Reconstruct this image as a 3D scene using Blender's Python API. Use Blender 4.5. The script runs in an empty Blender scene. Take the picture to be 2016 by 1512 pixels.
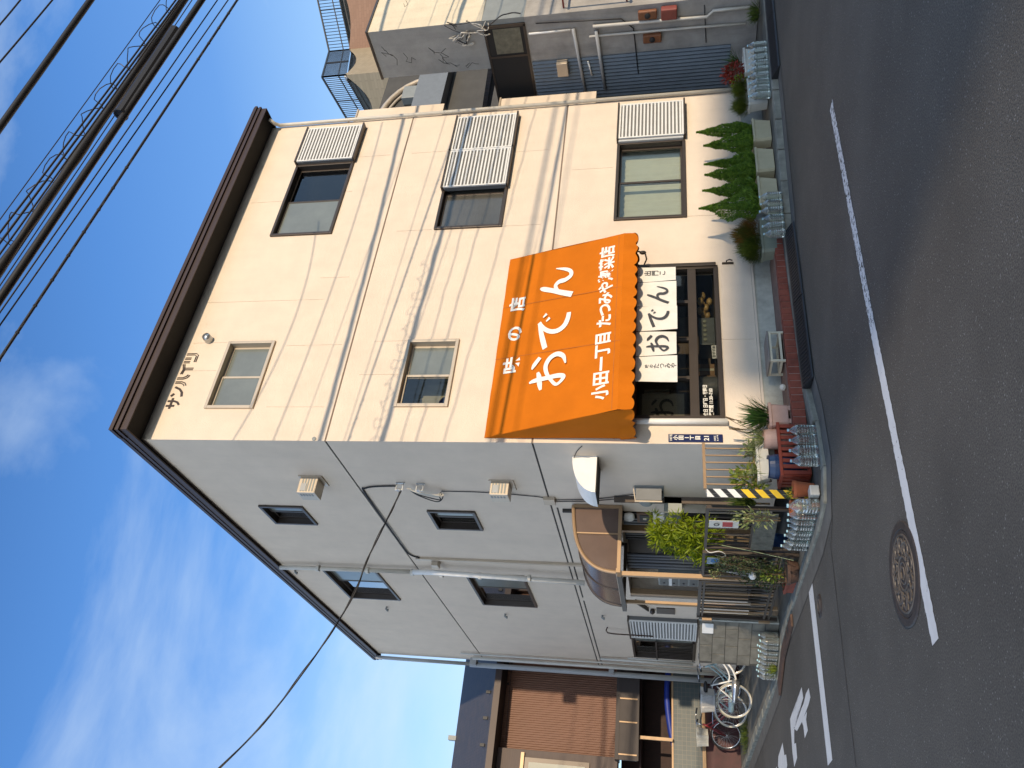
import bpy, math, random
from mathutils import Vector, Matrix
SC = bpy.context.scene
COL = SC.collection
rad = math.radians
# ---------------------------------------------------------------- camera
CP = Vector((-4.97917, -8.72251, 1.58))
CR = Vector((0.8289766, -0.5592433, -0.0066903))
CU = Vector((-0.1065222, -0.1696206, 0.9797356))
CF = Vector((0.5490454, 0.8114652, 0.2001833))
FPX = 1540.92
cd = bpy.data.cameras.new("camera")
cam = bpy.data.objects.new("camera", cd)
COL.objects.link(cam)
cd.sensor_width = 36.0
cd.lens = 36.0 * FPX / 2016.0
cd.clip_start = 0.05
cd.clip_end = 2000
m = Matrix.Identity(4)
for i in range(3):            # the photograph is turned a quarter: picture-right is down, picture-up is right
    m[i][0] = -CU[i]; m[i][1] = CR[i]; m[i][2] = -CF[i]; m[i][3] = CP[i]
cam.matrix_world = m
SC.camera = cam
# ---------------------------------------------------------------- light
SUN_EL, SUN_DX = 14.5, 0.04
sd = Vector((SUN_DX, -1.0, math.tan(rad(SUN_EL)))).normalized()
w = bpy.data.worlds.new("World"); SC.world = w; w.use_nodes = True
nt = w.node_tree; nt.nodes.clear()
N = nt.nodes.new; L = nt.links.new
wo = N("ShaderNodeOutputWorld"); bg = N("ShaderNodeBackground")
sky = N("ShaderNodeTexSky"); sky.sky_type = 'NISHITA'; sky.sun_disc = False
sky.sun_elevation = rad(SUN_EL); sky.sun_rotation = math.atan2(sd.x, sd.y)
sky.air_density = 1.0; sky.dust_density = 0.6; sky.ozone_density = 2.0
tc = N("ShaderNodeTexCoord"); mp = N("ShaderNodeMapping"); sep = N("ShaderNodeSeparateXYZ")
hr = N("ShaderNodeValToRGB"); e = hr.color_ramp.elements      # pale haze at the horizon, blue overhead
e[0].position = .0; e[0].color = (.52, .74, .94, 1); e[1].position = .80; e[1].color = (.025, .085, .24, 1)
for p_, c_ in ((.24, (.44, .68, .92)), (.38, (.30, .535, .83)), (.50, (.125, .315, .69)), (.62, (.075, .235, .59)), (.70, (.055, .18, .47))):
    q_ = hr.color_ramp.elements.new(p_); q_.color = (*c_, 1)
sc1 = N("ShaderNodeMix"); sc1.data_type = 'RGBA'; sc1.blend_type = 'ADD'; sc1.inputs[0].default_value = 1.0
m8 = N("ShaderNodeMix"); m8.data_type = 'RGBA'; m8.blend_type = 'MULTIPLY'; m8.inputs[0].default_value = 1.0; m8.inputs[7].default_value = (6.6, 6.3, 6.6, 1); m8.clamp_result = False
m4 = N("ShaderNodeMix"); m4.data_type = 'RGBA'; m4.blend_type = 'MULTIPLY'; m4.inputs[0].default_value = 1.0; m4.inputs[7].default_value = (.27, .36, .42, 1)
mp.inputs['Rotation'].default_value = (0.25, 0.5, 0.35); mp.inputs['Scale'].default_value = (1.1, 1.9, 3.0)
nz = N("ShaderNodeTexNoise"); nz.inputs['Scale'].default_value = 1.5; nz.inputs['Detail'].default_value = 8; nz.inputs['Roughness'].default_value = 0.56
nz.inputs['Distortion'].default_value = 0.5
rp = N("ShaderNodeValToRGB"); rp.color_ramp.elements[0].position = 0.47; rp.color_ramp.elements[1].position = 0.74
rp.color_ramp.elements[0].color = (0, 0, 0, 1); rp.color_ramp.elements[1].color = (.66, .66, .66, 1)
mx = N("ShaderNodeMix"); mx.data_type = 'RGBA'
mx.inputs[7].default_value = (4.9, 5.9, 6.9, 1)
L(tc.outputs['Generated'], sep.inputs[0]); L(sep.outputs['Z'], hr.inputs[0]); L(hr.outputs[0], m8.inputs[6]); L(sky.outputs[0], m4.inputs[6])
L(m8.outputs[2], sc1.inputs[6]); L(m4.outputs[2], sc1.inputs[7])
L(tc.outputs['Generated'], mp.inputs['Vector']); L(mp.outputs[0], nz.inputs['Vector']); L(nz.outputs[0], rp.inputs[0])
L(rp.outputs[0], mx.inputs[0]); L(sc1.outputs[2], mx.inputs[6])
# bright veil added in the unseen sky behind the viewer to fill the shade
dp = N("ShaderNodeVectorMath"); dp.operation = 'DOT_PRODUCT'; dp.inputs[1].default_value = (-.86, -.50, -.12)
vr = N("ShaderNodeMapRange"); vr.interpolation_type = 'SMOOTHSTEP'; vr.inputs[1].default_value = -.30; vr.inputs[2].default_value = .30; vr.inputs[3].default_value = 0; vr.inputs[4].default_value = .95
vm = N("ShaderNodeMix"); vm.data_type = 'RGBA'; vm.inputs[7].default_value = (10.4, 11.5, 12.8, 1)
L(tc.outputs['Generated'], dp.inputs[0]); vz = N("ShaderNodeMapRange"); vz.interpolation_type = 'SMOOTHSTEP'; vz.inputs[1].default_value = .10; vz.inputs[2].default_value = .62; vz.inputs[3].default_value = 1; vz.inputs[4].default_value = .06
vx = N("ShaderNodeMath"); vx.operation = 'MULTIPLY'; L(sep.outputs['Z'], vz.inputs[0]); L(vz.outputs[0], vx.inputs[1])
L(dp.outputs['Value'], vr.inputs[0]); L(vr.outputs[0], vx.inputs[0]); L(vx.outputs[0], vm.inputs[0]); L(mx.outputs[2], vm.inputs[6]); L(vm.outputs[2], bg.inputs[0])
bg.inputs[1].default_value = 0.12
L(bg.outputs[0], wo.inputs[0])
ld = bpy.data.lights.new("sun", 'SUN'); ld.energy = 3.2; ld.angle = rad(0.53); ld.color = (1.0, 0.81, 0.58)
sun = bpy.data.objects.new("sun", ld); COL.objects.link(sun)
sun.rotation_euler = sd.to_track_quat('Z', 'Y').to_euler(); sun.location = (3, -20, 12)
SC.view_settings.view_transform = 'Standard'; SC.view_settings.look = 'None'
SC.view_settings.exposure = 0.35; SC.view_settings.gamma = 1.0
SC.render.engine = 'CYCLES'
SC.cycles.use_denoising = True
SC.cycles.max_bounces = 8; SC.cycles.transparent_max_bounces = 24
SC.cycles.sample_clamp_indirect = 6
SC.cycles.caustics_reflective = False; SC.cycles.caustics_refractive = False
# ---------------------------------------------------------------- helpers
def ray(px, py):
    return CF + CR * ((1512 - py) - 756) / FPX + CU * (1008 - px) / FPX
def at(ax, c, px, py):
    """the point of the plane ax = c (0 x, 1 y, 2 z) seen at a pixel of the photograph"""
    d = ray(px, py); return CP + d * ((c - CP[ax]) / d[ax])
def V(*a): return Vector(a)
class MB:
    def __init__(s): s.v = []; s.f = []; s.mi = []; s.m = 0
    def add(s, vs, fs):
        n = len(s.v); s.v += [tuple(p) for p in vs]
        for f in fs: s.f.append([i + n for i in f]); s.mi.append(s.m)
        return s
    def box(s, x0, y0, z0, x1, y1, z1):
        x0, x1 = min(x0, x1), max(x0, x1); y0, y1 = min(y0, y1), max(y0, y1); z0, z1 = min(z0, z1), max(z0, z1)
        return s.add([(x0,y0,z0),(x1,y0,z0),(x1,y1,z0),(x0,y1,z0),(x0,y0,z1),(x1,y0,z1),(x1,y1,z1),(x0,y1,z1)],
              [(0,3,2,1),(4,5,6,7),(0,1,5,4),(1,2,6,5),(2,3,7,6),(3,0,4,7)])
    def bar(s, p, q, w, h=None, up=(0,0,1)):
        p, q = Vector(p), Vector(q); h = w if h is None else h
        d = (q - p).normalized(); up = Vector(up)
        a = d.cross(up)
        if a.length < 1e-3: a = d.cross(Vector((1,0,0)))
        a.normalize(); b = a.cross(d).normalized()
        a *= w / 2; b *= h / 2
        vs = [p-a-b, p+a-b, p+a+b, p-a+b, q-a-b, q+a-b, q+a+b, q-a+b]
        return s.add(vs, [(0,1,2,3),(7,6,5,4),(0,4,5,1),(1,5,6,2),(2,6,7,3),(3,7,4,0)])
    def tube(s, pts, r, n=8, cap=True):
        pts = [Vector(p) for p in pts]; k = len(pts)
        rs = r if isinstance(r, (list, tuple)) else [r] * k
        vs = []; prev = None
        for i, p in enumerate(pts):
            d = (pts[min(i+1, k-1)] - pts[max(i-1, 0)]).normalized()
            if prev is None:
                a = d.cross(Vector((0,0,1)))
                if a.length < .02: a = d.cross(Vector((1,0,0)))
            else: a = prev - d * prev.dot(d)
            a.normalize(); prev = a; b = d.cross(a)
            vs += [p + (a * math.cos(t) + b * math.sin(t)) * rs[i] for t in [2*math.pi*j/n for j in range(n)]]
        fs = [(i*n+j, i*n+(j+1)%n, (i+1)*n+(j+1)%n, (i+1)*n+j) for i in range(k-1) for j in range(n)]
        if cap: fs += [tuple(range(n-1,-1,-1)), tuple((k-1)*n+j for j in range(n))]
        return s.add(vs, fs)
    def lathe(s, c, prof, n=16, ax='z'):
        vs = []
        for r, z in prof:
            for j in range(n):
                t = 2*math.pi*j/n
                x, y = r*math.cos(t), r*math.sin(t)
                vs.append((c[0]+x, c[1]+y, c[2]+z) if ax == 'z' else ((c[0]+x, c[1]-z, c[2]+y) if ax == 'y' else (c[0]-z, c[1]+x, c[2]+y)))
        k = len(prof)
        fs = [(i*n+j, i*n+(j+1)%n, (i+1)*n+(j+1)%n, (i+1)*n+j) for i in range(k-1) for j in range(n)]
        return s.add(vs, fs)
    def poly(s, pts): return s.add(pts, [tuple(range(len(pts)))])
    def prism(s, pts, vec):
        n = len(pts); vec = Vector(vec); p = [Vector(a) for a in pts]
        return s.add(p + [a + vec for a in p], [tuple(range(n-1,-1,-1)), tuple(range(n, 2*n))] + [(i,(i+1)%n,n+(i+1)%n,n+i) for i in range(n)])
    def ball(s, c, rx, ry, rz, n=10, k=6):
        vs = []; 
        for i in range(k+1):
            t = math.pi*i/k
            vs += [(c[0]+rx*math.sin(t)*math.cos(2*math.pi*j/n), c[1]+ry*math.sin(t)*math.sin(2*math.pi*j/n), c[2]+rz*math.cos(t)) for j in range(n)]
        return s.add(vs, [(i*n+j,(i+1)*n+j,(i+1)*n+(j+1)%n,i*n+(j+1)%n) for i in range(k) for j in range(n)])
    def build(s, name, mats, parent=None, smooth=False, loc=None, bevel=0):
        off = Vector((0,0,0))
        if parent is not None:
            r = parent
            while r.parent: r = r.parent
            off = r.location
        elif loc is not None: off = Vector(loc)
        me = bpy.data.meshes.new(name)
        me.from_pydata([(a[0]-off.x, a[1]-off.y, a[2]-off.z) for a in s.v], [], s.f)
        for mt in (mats if isinstance(mats, (list, tuple)) else [mats]): me.materials.append(mt)
        if any(s.mi):
            for p, i in zip(me.polygons, s.mi): p.material_index = i
        if smooth:
            for p in me.polygons: p.use_smooth = True
        me.update()
        o = bpy.data.objects.new(name, me); COL.objects.link(o)
        if parent is not None: o.parent = parent
        else: o.location = off
        if bevel:
            b = o.modifiers.new("bevel", 'BEVEL'); b.width = bevel; b.segments = 2; b.limit_method = 'ANGLE'
        return o
def tag(o, label=None, cat=None, group=None, kind=None):
    if label: o['label'] = label
    if cat: o['category'] = cat
    if group: o['group'] = group
    if kind: o['kind'] = kind
    return o
def thing(name, loc, label, cat, group=None):
    o = bpy.data.objects.new(name, None); o.empty_display_size = .1
    COL.objects.link(o); o.location = loc
    return tag(o, label, cat, group)
def dup(root, loc, rz=0, label=None, group=None, scale=None):
    r = root.copy(); COL.objects.link(r); r.location = loc; r.rotation_euler = (0, 0, rz)
    if scale: r.scale = scale
    if label: r['label'] = label
    if group: r['group'] = group
    for ch in list(root.children):
        c = ch.copy(); COL.objects.link(c); c.parent = r
        for g in list(ch.children):
            d = g.copy(); COL.objects.link(d); d.parent = c
    return r
# ---------------------------------------------------------------- materials
def mat(name, col, rough=.6, var=.12, scale=6, bump=0, bscale=60, metal=0, stain=0, stcol=None, stretch=None, spec=.5, coat=0):
    mt = bpy.data.materials.new(name); mt.use_nodes = True
    t = mt.node_tree; b = t.nodes['Principled BSDF']
    b.inputs['Roughness'].default_value = rough; b.inputs['Metallic'].default_value = metal
    b.inputs['Specular IOR Level'].default_value = spec; b.inputs['Coat Weight'].default_value = coat
    c = (*col, 1)
    tc = t.nodes.new('ShaderNodeTexCoord'); vec = tc.outputs['Object']
    out = None
    if var > 0:
        n = t.nodes.new('ShaderNodeTexNoise'); n.inputs['Scale'].default_value = scale; n.inputs['Detail'].default_value = 6; n.inputs['Roughness'].default_value = .62
        if stretch:
            mp = t.nodes.new('ShaderNodeMapping'); mp.inputs['Scale'].default_value = stretch
            t.links.new(vec, mp.inputs[0]); t.links.new(mp.outputs[0], n.inputs['Vector'])
        else: t.links.new(vec, n.inputs['Vector'])
        r = t.nodes.new('ShaderNodeValToRGB')
        r.color_ramp.elements[0].position = .3; r.color_ramp.elements[1].position = .7
        r.color_ramp.elements[0].color = (*[max(0, x*(1-var)) for x in col], 1); r.color_ramp.elements[1].color = (*[min(1, x*(1+var)) for x in col], 1)
        t.links.new(n.outputs[0], r.inputs[0]); out = r.outputs[0]
    if stain > 0:
        mp2 = t.nodes.new('ShaderNodeMapping'); mp2.inputs['Scale'].default_value = (3.2, 3.2, .35)
        n2 = t.nodes.new('ShaderNodeTexNoise'); n2.inputs['Scale'].default_value = 1.6; n2.inputs['Detail'].default_value = 7; n2.inputs['Roughness'].default_value = .65
        t.links.new(vec, mp2.inputs[0]); t.links.new(mp2.outputs[0], n2.inputs['Vector'])
        r2 = t.nodes.new('ShaderNodeValToRGB'); r2.color_ramp.elements[0].position = .48; r2.color_ramp.elements[1].position = .78
        r2.color_ramp.elements[0].color = (0,0,0,1); r2.color_ramp.elements[1].color = (stain,)*3 + (1,)
        t.links.new(n2.outputs[0], r2.inputs[0])
        mxn = t.nodes.new('ShaderNodeMix'); mxn.data_type = 'RGBA'
        t.links.new(r2.outputs[0], mxn.inputs[0])
        if out: t.links.new(out, mxn.inputs[6])
        else: mxn.inputs[6].default_value = c
        mxn.inputs[7].default_value = (*(stcol or [x*.45 for x in col]), 1)
        out = mxn.outputs[2]
    if out: t.links.new(out, b.inputs['Base Color'])
    else: b.inputs['Base Color'].default_value = c
    if bump:
        n3 = t.nodes.new('ShaderNodeTexNoise'); n3.inputs['Scale'].default_value = bscale; n3.inputs['Detail'].default_value = 5
        t.links.new(vec, n3.inputs['Vector'])
        bp = t.nodes.new('ShaderNodeBump'); bp.inputs['Strength'].default_value = bump; bp.inputs['Distance'].default_value = .01
        t.links.new(n3.outputs[0], bp.inputs['Height']); t.links.new(bp.outputs[0], b.inputs['Normal'])
    return mt
def glass(name, tint=(.55,.6,.6), refl=1.0, rough=.02):
    mt = bpy.data.materials.new(name); mt.use_nodes = True
    t = mt.node_tree; t.nodes.clear()
    o = t.nodes.new('ShaderNodeOutputMaterial'); tr = t.nodes.new('ShaderNodeBsdfTransparent'); gl = t.nodes.new('ShaderNodeBsdfGlossy')
    lw = t.nodes.new('ShaderNodeLayerWeight'); pw = t.nodes.new('ShaderNodeMath'); mxs = t.nodes.new('ShaderNodeMixShader'); mu = t.nodes.new('ShaderNodeMath')
    tr.inputs[0].default_value = (*tint, 1); gl.inputs['Roughness'].default_value = rough; gl.inputs[0].default_value = (.95,.97,1,1)
    lw.inputs[0].default_value = .5; pw.operation = 'POWER'; pw.inputs[1].default_value = 3.2
    mu.operation = 'MULTIPLY_ADD'; mu.inputs[1].default_value = .75*min(1.3,refl); mu.inputs[2].default_value = .05*refl; mu.use_clamp = True
    t.links.new(lw.outputs['Facing'], pw.inputs[0]); t.links.new(pw.outputs[0], mu.inputs[0]); t.links.new(mu.outputs[0], mxs.inputs[0]); t.links.new(tr.outputs[0], mxs.inputs[1]); t.links.new(gl.outputs[0], mxs.inputs[2])
    t.links.new(mxs.outputs[0], o.inputs[0])
    return mt
def leafmat(name, a, b, scale=25, rough=.5, tr=.35):
    mt = bpy.data.materials.new(name); mt.use_nodes = True
    t = mt.node_tree; p = t.nodes['Principled BSDF']; p.inputs['Roughness'].default_value = rough
    tc = t.nodes.new('ShaderNodeTexCoord'); n = t.nodes.new('ShaderNodeTexNoise'); n.inputs['Scale'].default_value = scale; n.inputs['Detail'].default_value = 2
    r = t.nodes.new('ShaderNodeValToRGB'); r.color_ramp.elements[0].position = .35; r.color_ramp.elements[1].position = .65
    r.color_ramp.elements[0].color = (*a, 1); r.color_ramp.elements[1].color = (*b, 1)
    t.links.new(tc.outputs['Object'], n.inputs['Vector']); t.links.new(n.outputs[0], r.inputs[0]); t.links.new(r.outputs[0], p.inputs['Base Color'])
    tl = t.nodes.new('ShaderNodeBsdfTranslucent'); t.links.new(r.outputs[0], tl.inputs[0])
    mxs = t.nodes.new('ShaderNodeMixShader'); mxs.inputs[0].default_value = tr
    o = t.nodes['Material Output']
    t.links.new(p.outputs[0], mxs.inputs[1]); t.links.new(tl.outputs[0], mxs.inputs[2]); t.links.new(mxs.outputs[0], o.inputs[0])
    return mt
CREAM = (.69, .585, .465)
M = dict(
 stucco=mat('stucco', CREAM, .88, .05, 2.2, .55, 95, stain=.16, stcol=(.50,.43,.36), spec=.2),
 concrete=mat('concrete', (.40,.40,.345), .85, .25, 5, .3, 40, stain=.3),
 ledge=mat('ledge_mortar', (.20,.13,.105), .9, .18, 7, .35, 60),
 kerb=mat('kerb_stone', (.215,.215,.18), .85, .3, 6, .35, 45, stain=.4),
 seam=mat('wall_joint', (.20,.15,.115), .9, 0),
 darkgroove=mat('groove', (.045,.04,.035), .9, 0),
 bronze=mat('bronze_aluminium', (.062,.048,.038), .38, .08, 3, metal=.35),
 bronzel=mat('light_bronze_aluminium', (.36,.235,.13), .42, .08, 4, metal=.25),
 fascia=mat('brown_gutter', (.042,.024,.019), .5, .1, 2, metal=.1),
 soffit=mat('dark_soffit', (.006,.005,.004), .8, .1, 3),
 alu=mat('aluminium', (.62,.61,.58), .35, .05, 4, metal=.4),
 aluframe=mat('pale_aluminium_frame', (.50,.42,.32), .4, .06, 4, metal=.3),
 shutter=mat('shutter_white', (.71,.70,.66), .45, .06, 5, stain=.12),
 whitep=mat('white_paint', (.75,.74,.70), .5, .05, 6),
 pvc=mat('pvc_pipe', (.56,.53,.46), .45, .08, 4, stain=.15),
 pvcgrey=mat('grey_pipe', (.34,.35,.35), .5, .08, 4),
 black=mat('black_rubber', (.014,.015,.017), .55, .2, 8, .2, 40),
 cable=mat('black_cable', (.012,.011,.012), .55, .1, 3),
 dark=mat('dark_interior', (.02,.018,.016), .9, .1, 2),
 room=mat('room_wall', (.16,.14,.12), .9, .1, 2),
 wood=mat('wood', (.16,.085,.045), .6, .25, 5, .1, 30, stretch=(1,1,6)),
 orange=mat('orange_canvas', (.53,.140,.006), .85, .09, 1.6, .22, 60, stain=.14, stcol=(.40,.095,.006), spec=.12),
 letter=mat('white_lettering', (.80,.77,.68), .6, .04, 5),
 noren=mat('white_cloth', (.72,.69,.62), .85, .06, 5, .15, 90),
 ink=mat('grey_ink', (.045,.048,.055), .8, .25, 9),
 blueplate=mat('blue_enamel', (.008,.016,.075), .3, .05, 5),
 brick=mat('red_brick', (.215,.055,.032), .85, .35, 5, .3, 50),
 redwood=mat('red_painted_wood', (.235,.038,.018), .5, .22, 7, .1, 40, stain=.25, stcol=(.11,.03,.02)),
 terracotta=mat('terracotta', (.46,.125,.045), .75, .14, 9, .15, 50),
 pink=mat('pink_plastic', (.46,.30,.245), .6, .1, 6, stain=.2),
 beige=mat('beige_plastic', (.46,.42,.28), .5, .08, 5, stain=.3, stcol=(.25,.21,.13)),
 greyplastic=mat('grey_green_plastic', (.20,.22,.17), .55, .1, 6, stain=.25),
 whiteplastic=mat('dull_white_plastic', (.60,.585,.52), .5, .08, 5, stain=.3),
 bluepot=mat('blue_glazed_pot', (.012,.035,.10), .28, .2, 6),
 soil=mat('soil', (.045,.03,.02), .95, .4, 20, .5, 40),
 block=mat('concrete_block', (.165,.155,.125), .92, .3, 6, .5, 70, stain=.45, stcol=(.06,.055,.045)),
 joint=mat('mortar_joint', (.07,.066,.055), .95, .2, 9),
 yellow=mat('yellow_paint', (.78,.50,.02), .45, .1, 8),
 steel=mat('steel', (.45,.46,.46), .32, .08, 5, metal=.8),
 chrome=mat('chrome', (.62,.62,.62), .2, .05, 5, metal=.9),
 pane=glass('window_glass', (.88,.90,.86), .8), panesky=glass('sky_glass', (.30,.32,.32), 4.5),
 panedark=glass('dark_glass', (.62,.62,.58), .8), paneshop=glass('shop_glass', (.80,.80,.76), .7),
 frosted=mat('frosted_glass', (.16,.175,.155), .16, .12, 2, .02, 30, spec=.9),
 frostdark=mat('brown_frosted_glass', (.075,.070,.056), .14, .2, 2, .02, 30, spec=.8),
 curtain=mat('curtain', (.44,.43,.36), .9, .06, 5),
 greyboard=mat('grey_metal_box', (.22,.235,.225), .5, .1, 5),
 smoke=mat('smoked_panel', (.115,.075,.058), .22, .1, 3, spec=.7),
 iron=mat('cast_iron', (.030,.023,.020), .55, .3, 14, .2, 60),
 ironhi=mat('worn_iron', (.075,.062,.05), .5, .3, 14),
 rust=mat('rusty_iron', (.072,.040,.028), .8, .35, 9, .3, 50),
)
# ---------------------------------------------------------------- ground
def asphalt():
    mt = bpy.data.materials.new('asphalt'); mt.use_nodes = True
    t = mt.node_tree; b = t.nodes['Principled BSDF']; nn = t.nodes.new; ln = t.links.new
    tc = nn('ShaderNodeTexCoord'); v = tc.outputs['Object']
    big = nn('ShaderNodeTexNoise'); big.inputs['Scale'].default_value = .55; big.inputs['Detail'].default_value = 6; big.inputs['Roughness'].default_value = .6
    r1 = nn('ShaderNodeValToRGB'); r1.color_ramp.elements[0].position = .3; r1.color_ramp.elements[1].position = .72
    r1.color_ramp.elements[0].color = (.056,.0525,.045,1); r1.color_ramp.elements[1].color = (.108,.101,.087,1)
    fine = nn('ShaderNodeTexNoise'); fine.inputs['Scale'].default_value = 95; fine.inputs['Detail'].default_value = 3
    r2 = nn('ShaderNodeValToRGB'); r2.color_ramp.elements[0].position = .36; r2.color_ramp.elements[1].position = .66
    r2.color_ramp.elements[0].color = (.55,.55,.55,1); r2.color_ramp.elements[1].color = (1.35,1.33,1.28,1)
    mu = nn('ShaderNodeMix'); mu.data_type = 'RGBA'; mu.blend_type = 'MULTIPLY'; mu.inputs[0].default_value = 1
    vo = nn('ShaderNodeTexVoronoi'); vo.inputs['Scale'].default_value = 75
    wn = nn('ShaderNodeTexWhiteNoise'); ln(vo.outputs['Position'], wn.inputs[0])
    lt = nn('ShaderNodeMath'); lt.operation = 'GREATER_THAN'; lt.inputs[1].default_value = .955
    ln(wn.outputs[0], lt.inputs[0])
    d = nn('ShaderNodeMath'); d.operation = 'LESS_THAN'; d.inputs[1].default_value = .42; ln(vo.outputs['Distance'], d.inputs[0])
    an = nn('ShaderNodeMath'); an.operation = 'MULTIPLY'; ln(lt.outputs[0], an.inputs[0]); ln(d.outputs[0], an.inputs[1])
    an2 = nn('ShaderNodeMath'); an2.operation = 'MULTIPLY'; an2.inputs[1].default_value = .7; ln(an.outputs[0], an2.inputs[0])
    m2 = nn('ShaderNodeMix'); m2.data_type = 'RGBA'; m2.inputs[7].default_value = (.22,.215,.20,1)
    for n in (big, fine, vo): ln(v, n.inputs['Vector'])
    ln(big.outputs[0], r1.inputs[0]); ln(fine.outputs[0], r2.inputs[0]); ln(r1.outputs[0], mu.inputs[6]); ln(r2.outputs[0], mu.inputs[7])
    ln(an2.outputs[0], m2.inputs[0]); ln(mu.outputs[2], m2.inputs[6])
    # hairline cracks
    cr = nn('ShaderNodeTexVoronoi'); cr.feature = 'DISTANCE_TO_EDGE'; cr.inputs['Scale'].default_value = .42
    wp = nn('ShaderNodeTexNoise'); wp.inputs['Scale'].default_value = 2.5; wp.inputs['Detail'].default_value = 5
    ad = nn('ShaderNodeMix'); ad.data_type = 'RGBA'; ad.blend_type = 'LINEAR_LIGHT'; ad.inputs[0].default_value = .25
    ln(v, wp.inputs['Vector']); ln(v, ad.inputs[6]); ln(wp.outputs['Color'], ad.inputs[7]); ln(ad.outputs[2], cr.inputs['Vector'])
    cl = nn('ShaderNodeMath'); cl.operation = 'LESS_THAN'; cl.inputs[1].default_value = .0016; ln(cr.outputs['Distance'], cl.inputs[0])
    c2 = nn('ShaderNodeMath'); c2.operation = 'MULTIPLY'; c2.inputs[1].default_value = .0; ln(cl.outputs[0], c2.inputs[0])
    m3 = nn('ShaderNodeMix'); m3.data_type = 'RGBA'; m3.inputs[7].default_value = (.016,.015,.014,1)
    ln(c2.outputs[0], m3.inputs[0]); ln(m2.outputs[2], m3.inputs[6]); ln(m3.outputs[2], b.inputs['Base Color'])
    b.inputs['Roughness'].default_value = .82
    bp = nn('ShaderNodeBump'); bp.inputs['Strength'].default_value = .55; bp.inputs['Distance'].default_value = .008
    ln(fine.outputs[0], bp.inputs['Height']); ln(bp.outputs[0], b.inputs['Normal'])
    return mt
M['asphalt'] = asphalt()
def paint(wear):
    mt = mat('road_paint', (.66,.67,.66), .7, .07, 5, .3, 90)
    t = mt.node_tree; nn = t.nodes.new; ln = t.links.new
    out = t.nodes['Material Output']; p = t.nodes['Principled BSDF']
    tr = nn('ShaderNodeBsdfTransparent'); mxs = nn('ShaderNodeMixShader')
    n = nn('ShaderNodeTexNoise'); n.inputs['Scale'].default_value = 22; n.inputs['Detail'].default_value = 8; n.inputs['Roughness'].default_value = .75
    tc = nn('ShaderNodeTexCoord'); ln(tc.outputs['Object'], n.inputs['Vector'])
    g = nn('ShaderNodeMath'); g.operation = 'LESS_THAN'; g.inputs[1].default_value = wear; ln(n.outputs[0], g.inputs[0])
    ln(g.outputs[0], mxs.inputs[0]); ln(p.outputs[0], mxs.inputs[1]); ln(tr.outputs[0], mxs.inputs[2]); ln(mxs.outputs[0], out.inputs[0])
    return mt
M['paint'] = paint(.36); M['paintworn'] = paint(.455)
tag(MB().poly([(-90,-90,0),(110,-90,0),(110,110,0),(-90,110,0)]).build('road', M['asphalt']), kind='structure')
def G(px, py, z): return at(2, z, px, py)
# road markings, 4 mm above the asphalt
rng = random.Random(4)
def strip(name, a, b, w, mt, rag=0, seg=60, z=.004):
    a, b = Vector(a), Vector(b); d = (b-a).normalized(); n = Vector((-d.y, d.x, 0)); mb = MB(); L1=[]; L2=[]
    for i in range(seg+1):
        p = a.lerp(b, i/seg); e1 = rng.uniform(-rag, rag); e2 = rng.uniform(-rag, rag)
        L1.append(p + n*(w/2+e1)); L2.append(p - n*(w/2+e2))
    vs = []
    for p, q in zip(L1, L2): vs += [(p.x,p.y,z),(q.x,q.y,z)]
    mb.add(vs, [(2*i,2*i+1,2*i+3,2*i+2) for i in range(seg)])
    return tag(mb.build(name, mt), kind='structure')
pA = G(1843,1264,0); pM = G(1720,650,0); pB = G(1637,207,0)
strip('road_marking', pA, (pM.x,pM.y,0), .15, M['paint'], .006, 90)
strip('road_marking', (pM.x,pM.y,0), pB, .135, M['paintworn'], .008, 90)
strip('road_marking', G(1595,1144,0), G(1635,1502,0), .30, M['paint'], .002)
strip('road_seam', G(1636,1075,0), G(1688,1530,0), .018, M['black'], .004, 60, .003)
strip('road_seam', G(1640,1010,0), G(1636,1075,0), .012, M['black'], .003, 20, .003)
def road_glyph(polys):
    mb = MB()
    for k, pl in enumerate(polys):
        z = .004 + .0006*k
        mb.poly([tuple(G(1456+x/3.6, 1092+y/3.6, z)) for x, y in pl])
    return tag(mb.build('road_marking', M['paint']), kind='structure')
road_glyph([[(440,938),(452,1015),(398,1165),(388,1235),(407,1250),(445,1180),(490,1060),(502,1010),(490,945),(470,985),(452,1060),(440,1085),(395,1215),(372,1240),(358,1165),(372,1122),(385,1128),(410,1040)],
            [(358,1165),(388,1235),(388,1340),(400,1335),(408,1440),(388,1505),(375,1400)],
            [(440,1180),(478,1110),(472,1170),(484,1245),(462,1302),(452,1215)]])
road_glyph([[(305,1332),(318,1422),(330,1415),(338,1490),(330,1540),(300,1560),(272,1500),(275,1430)], [(262,1500),(272,1540),(262,1560),(250,1545)]])
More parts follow.
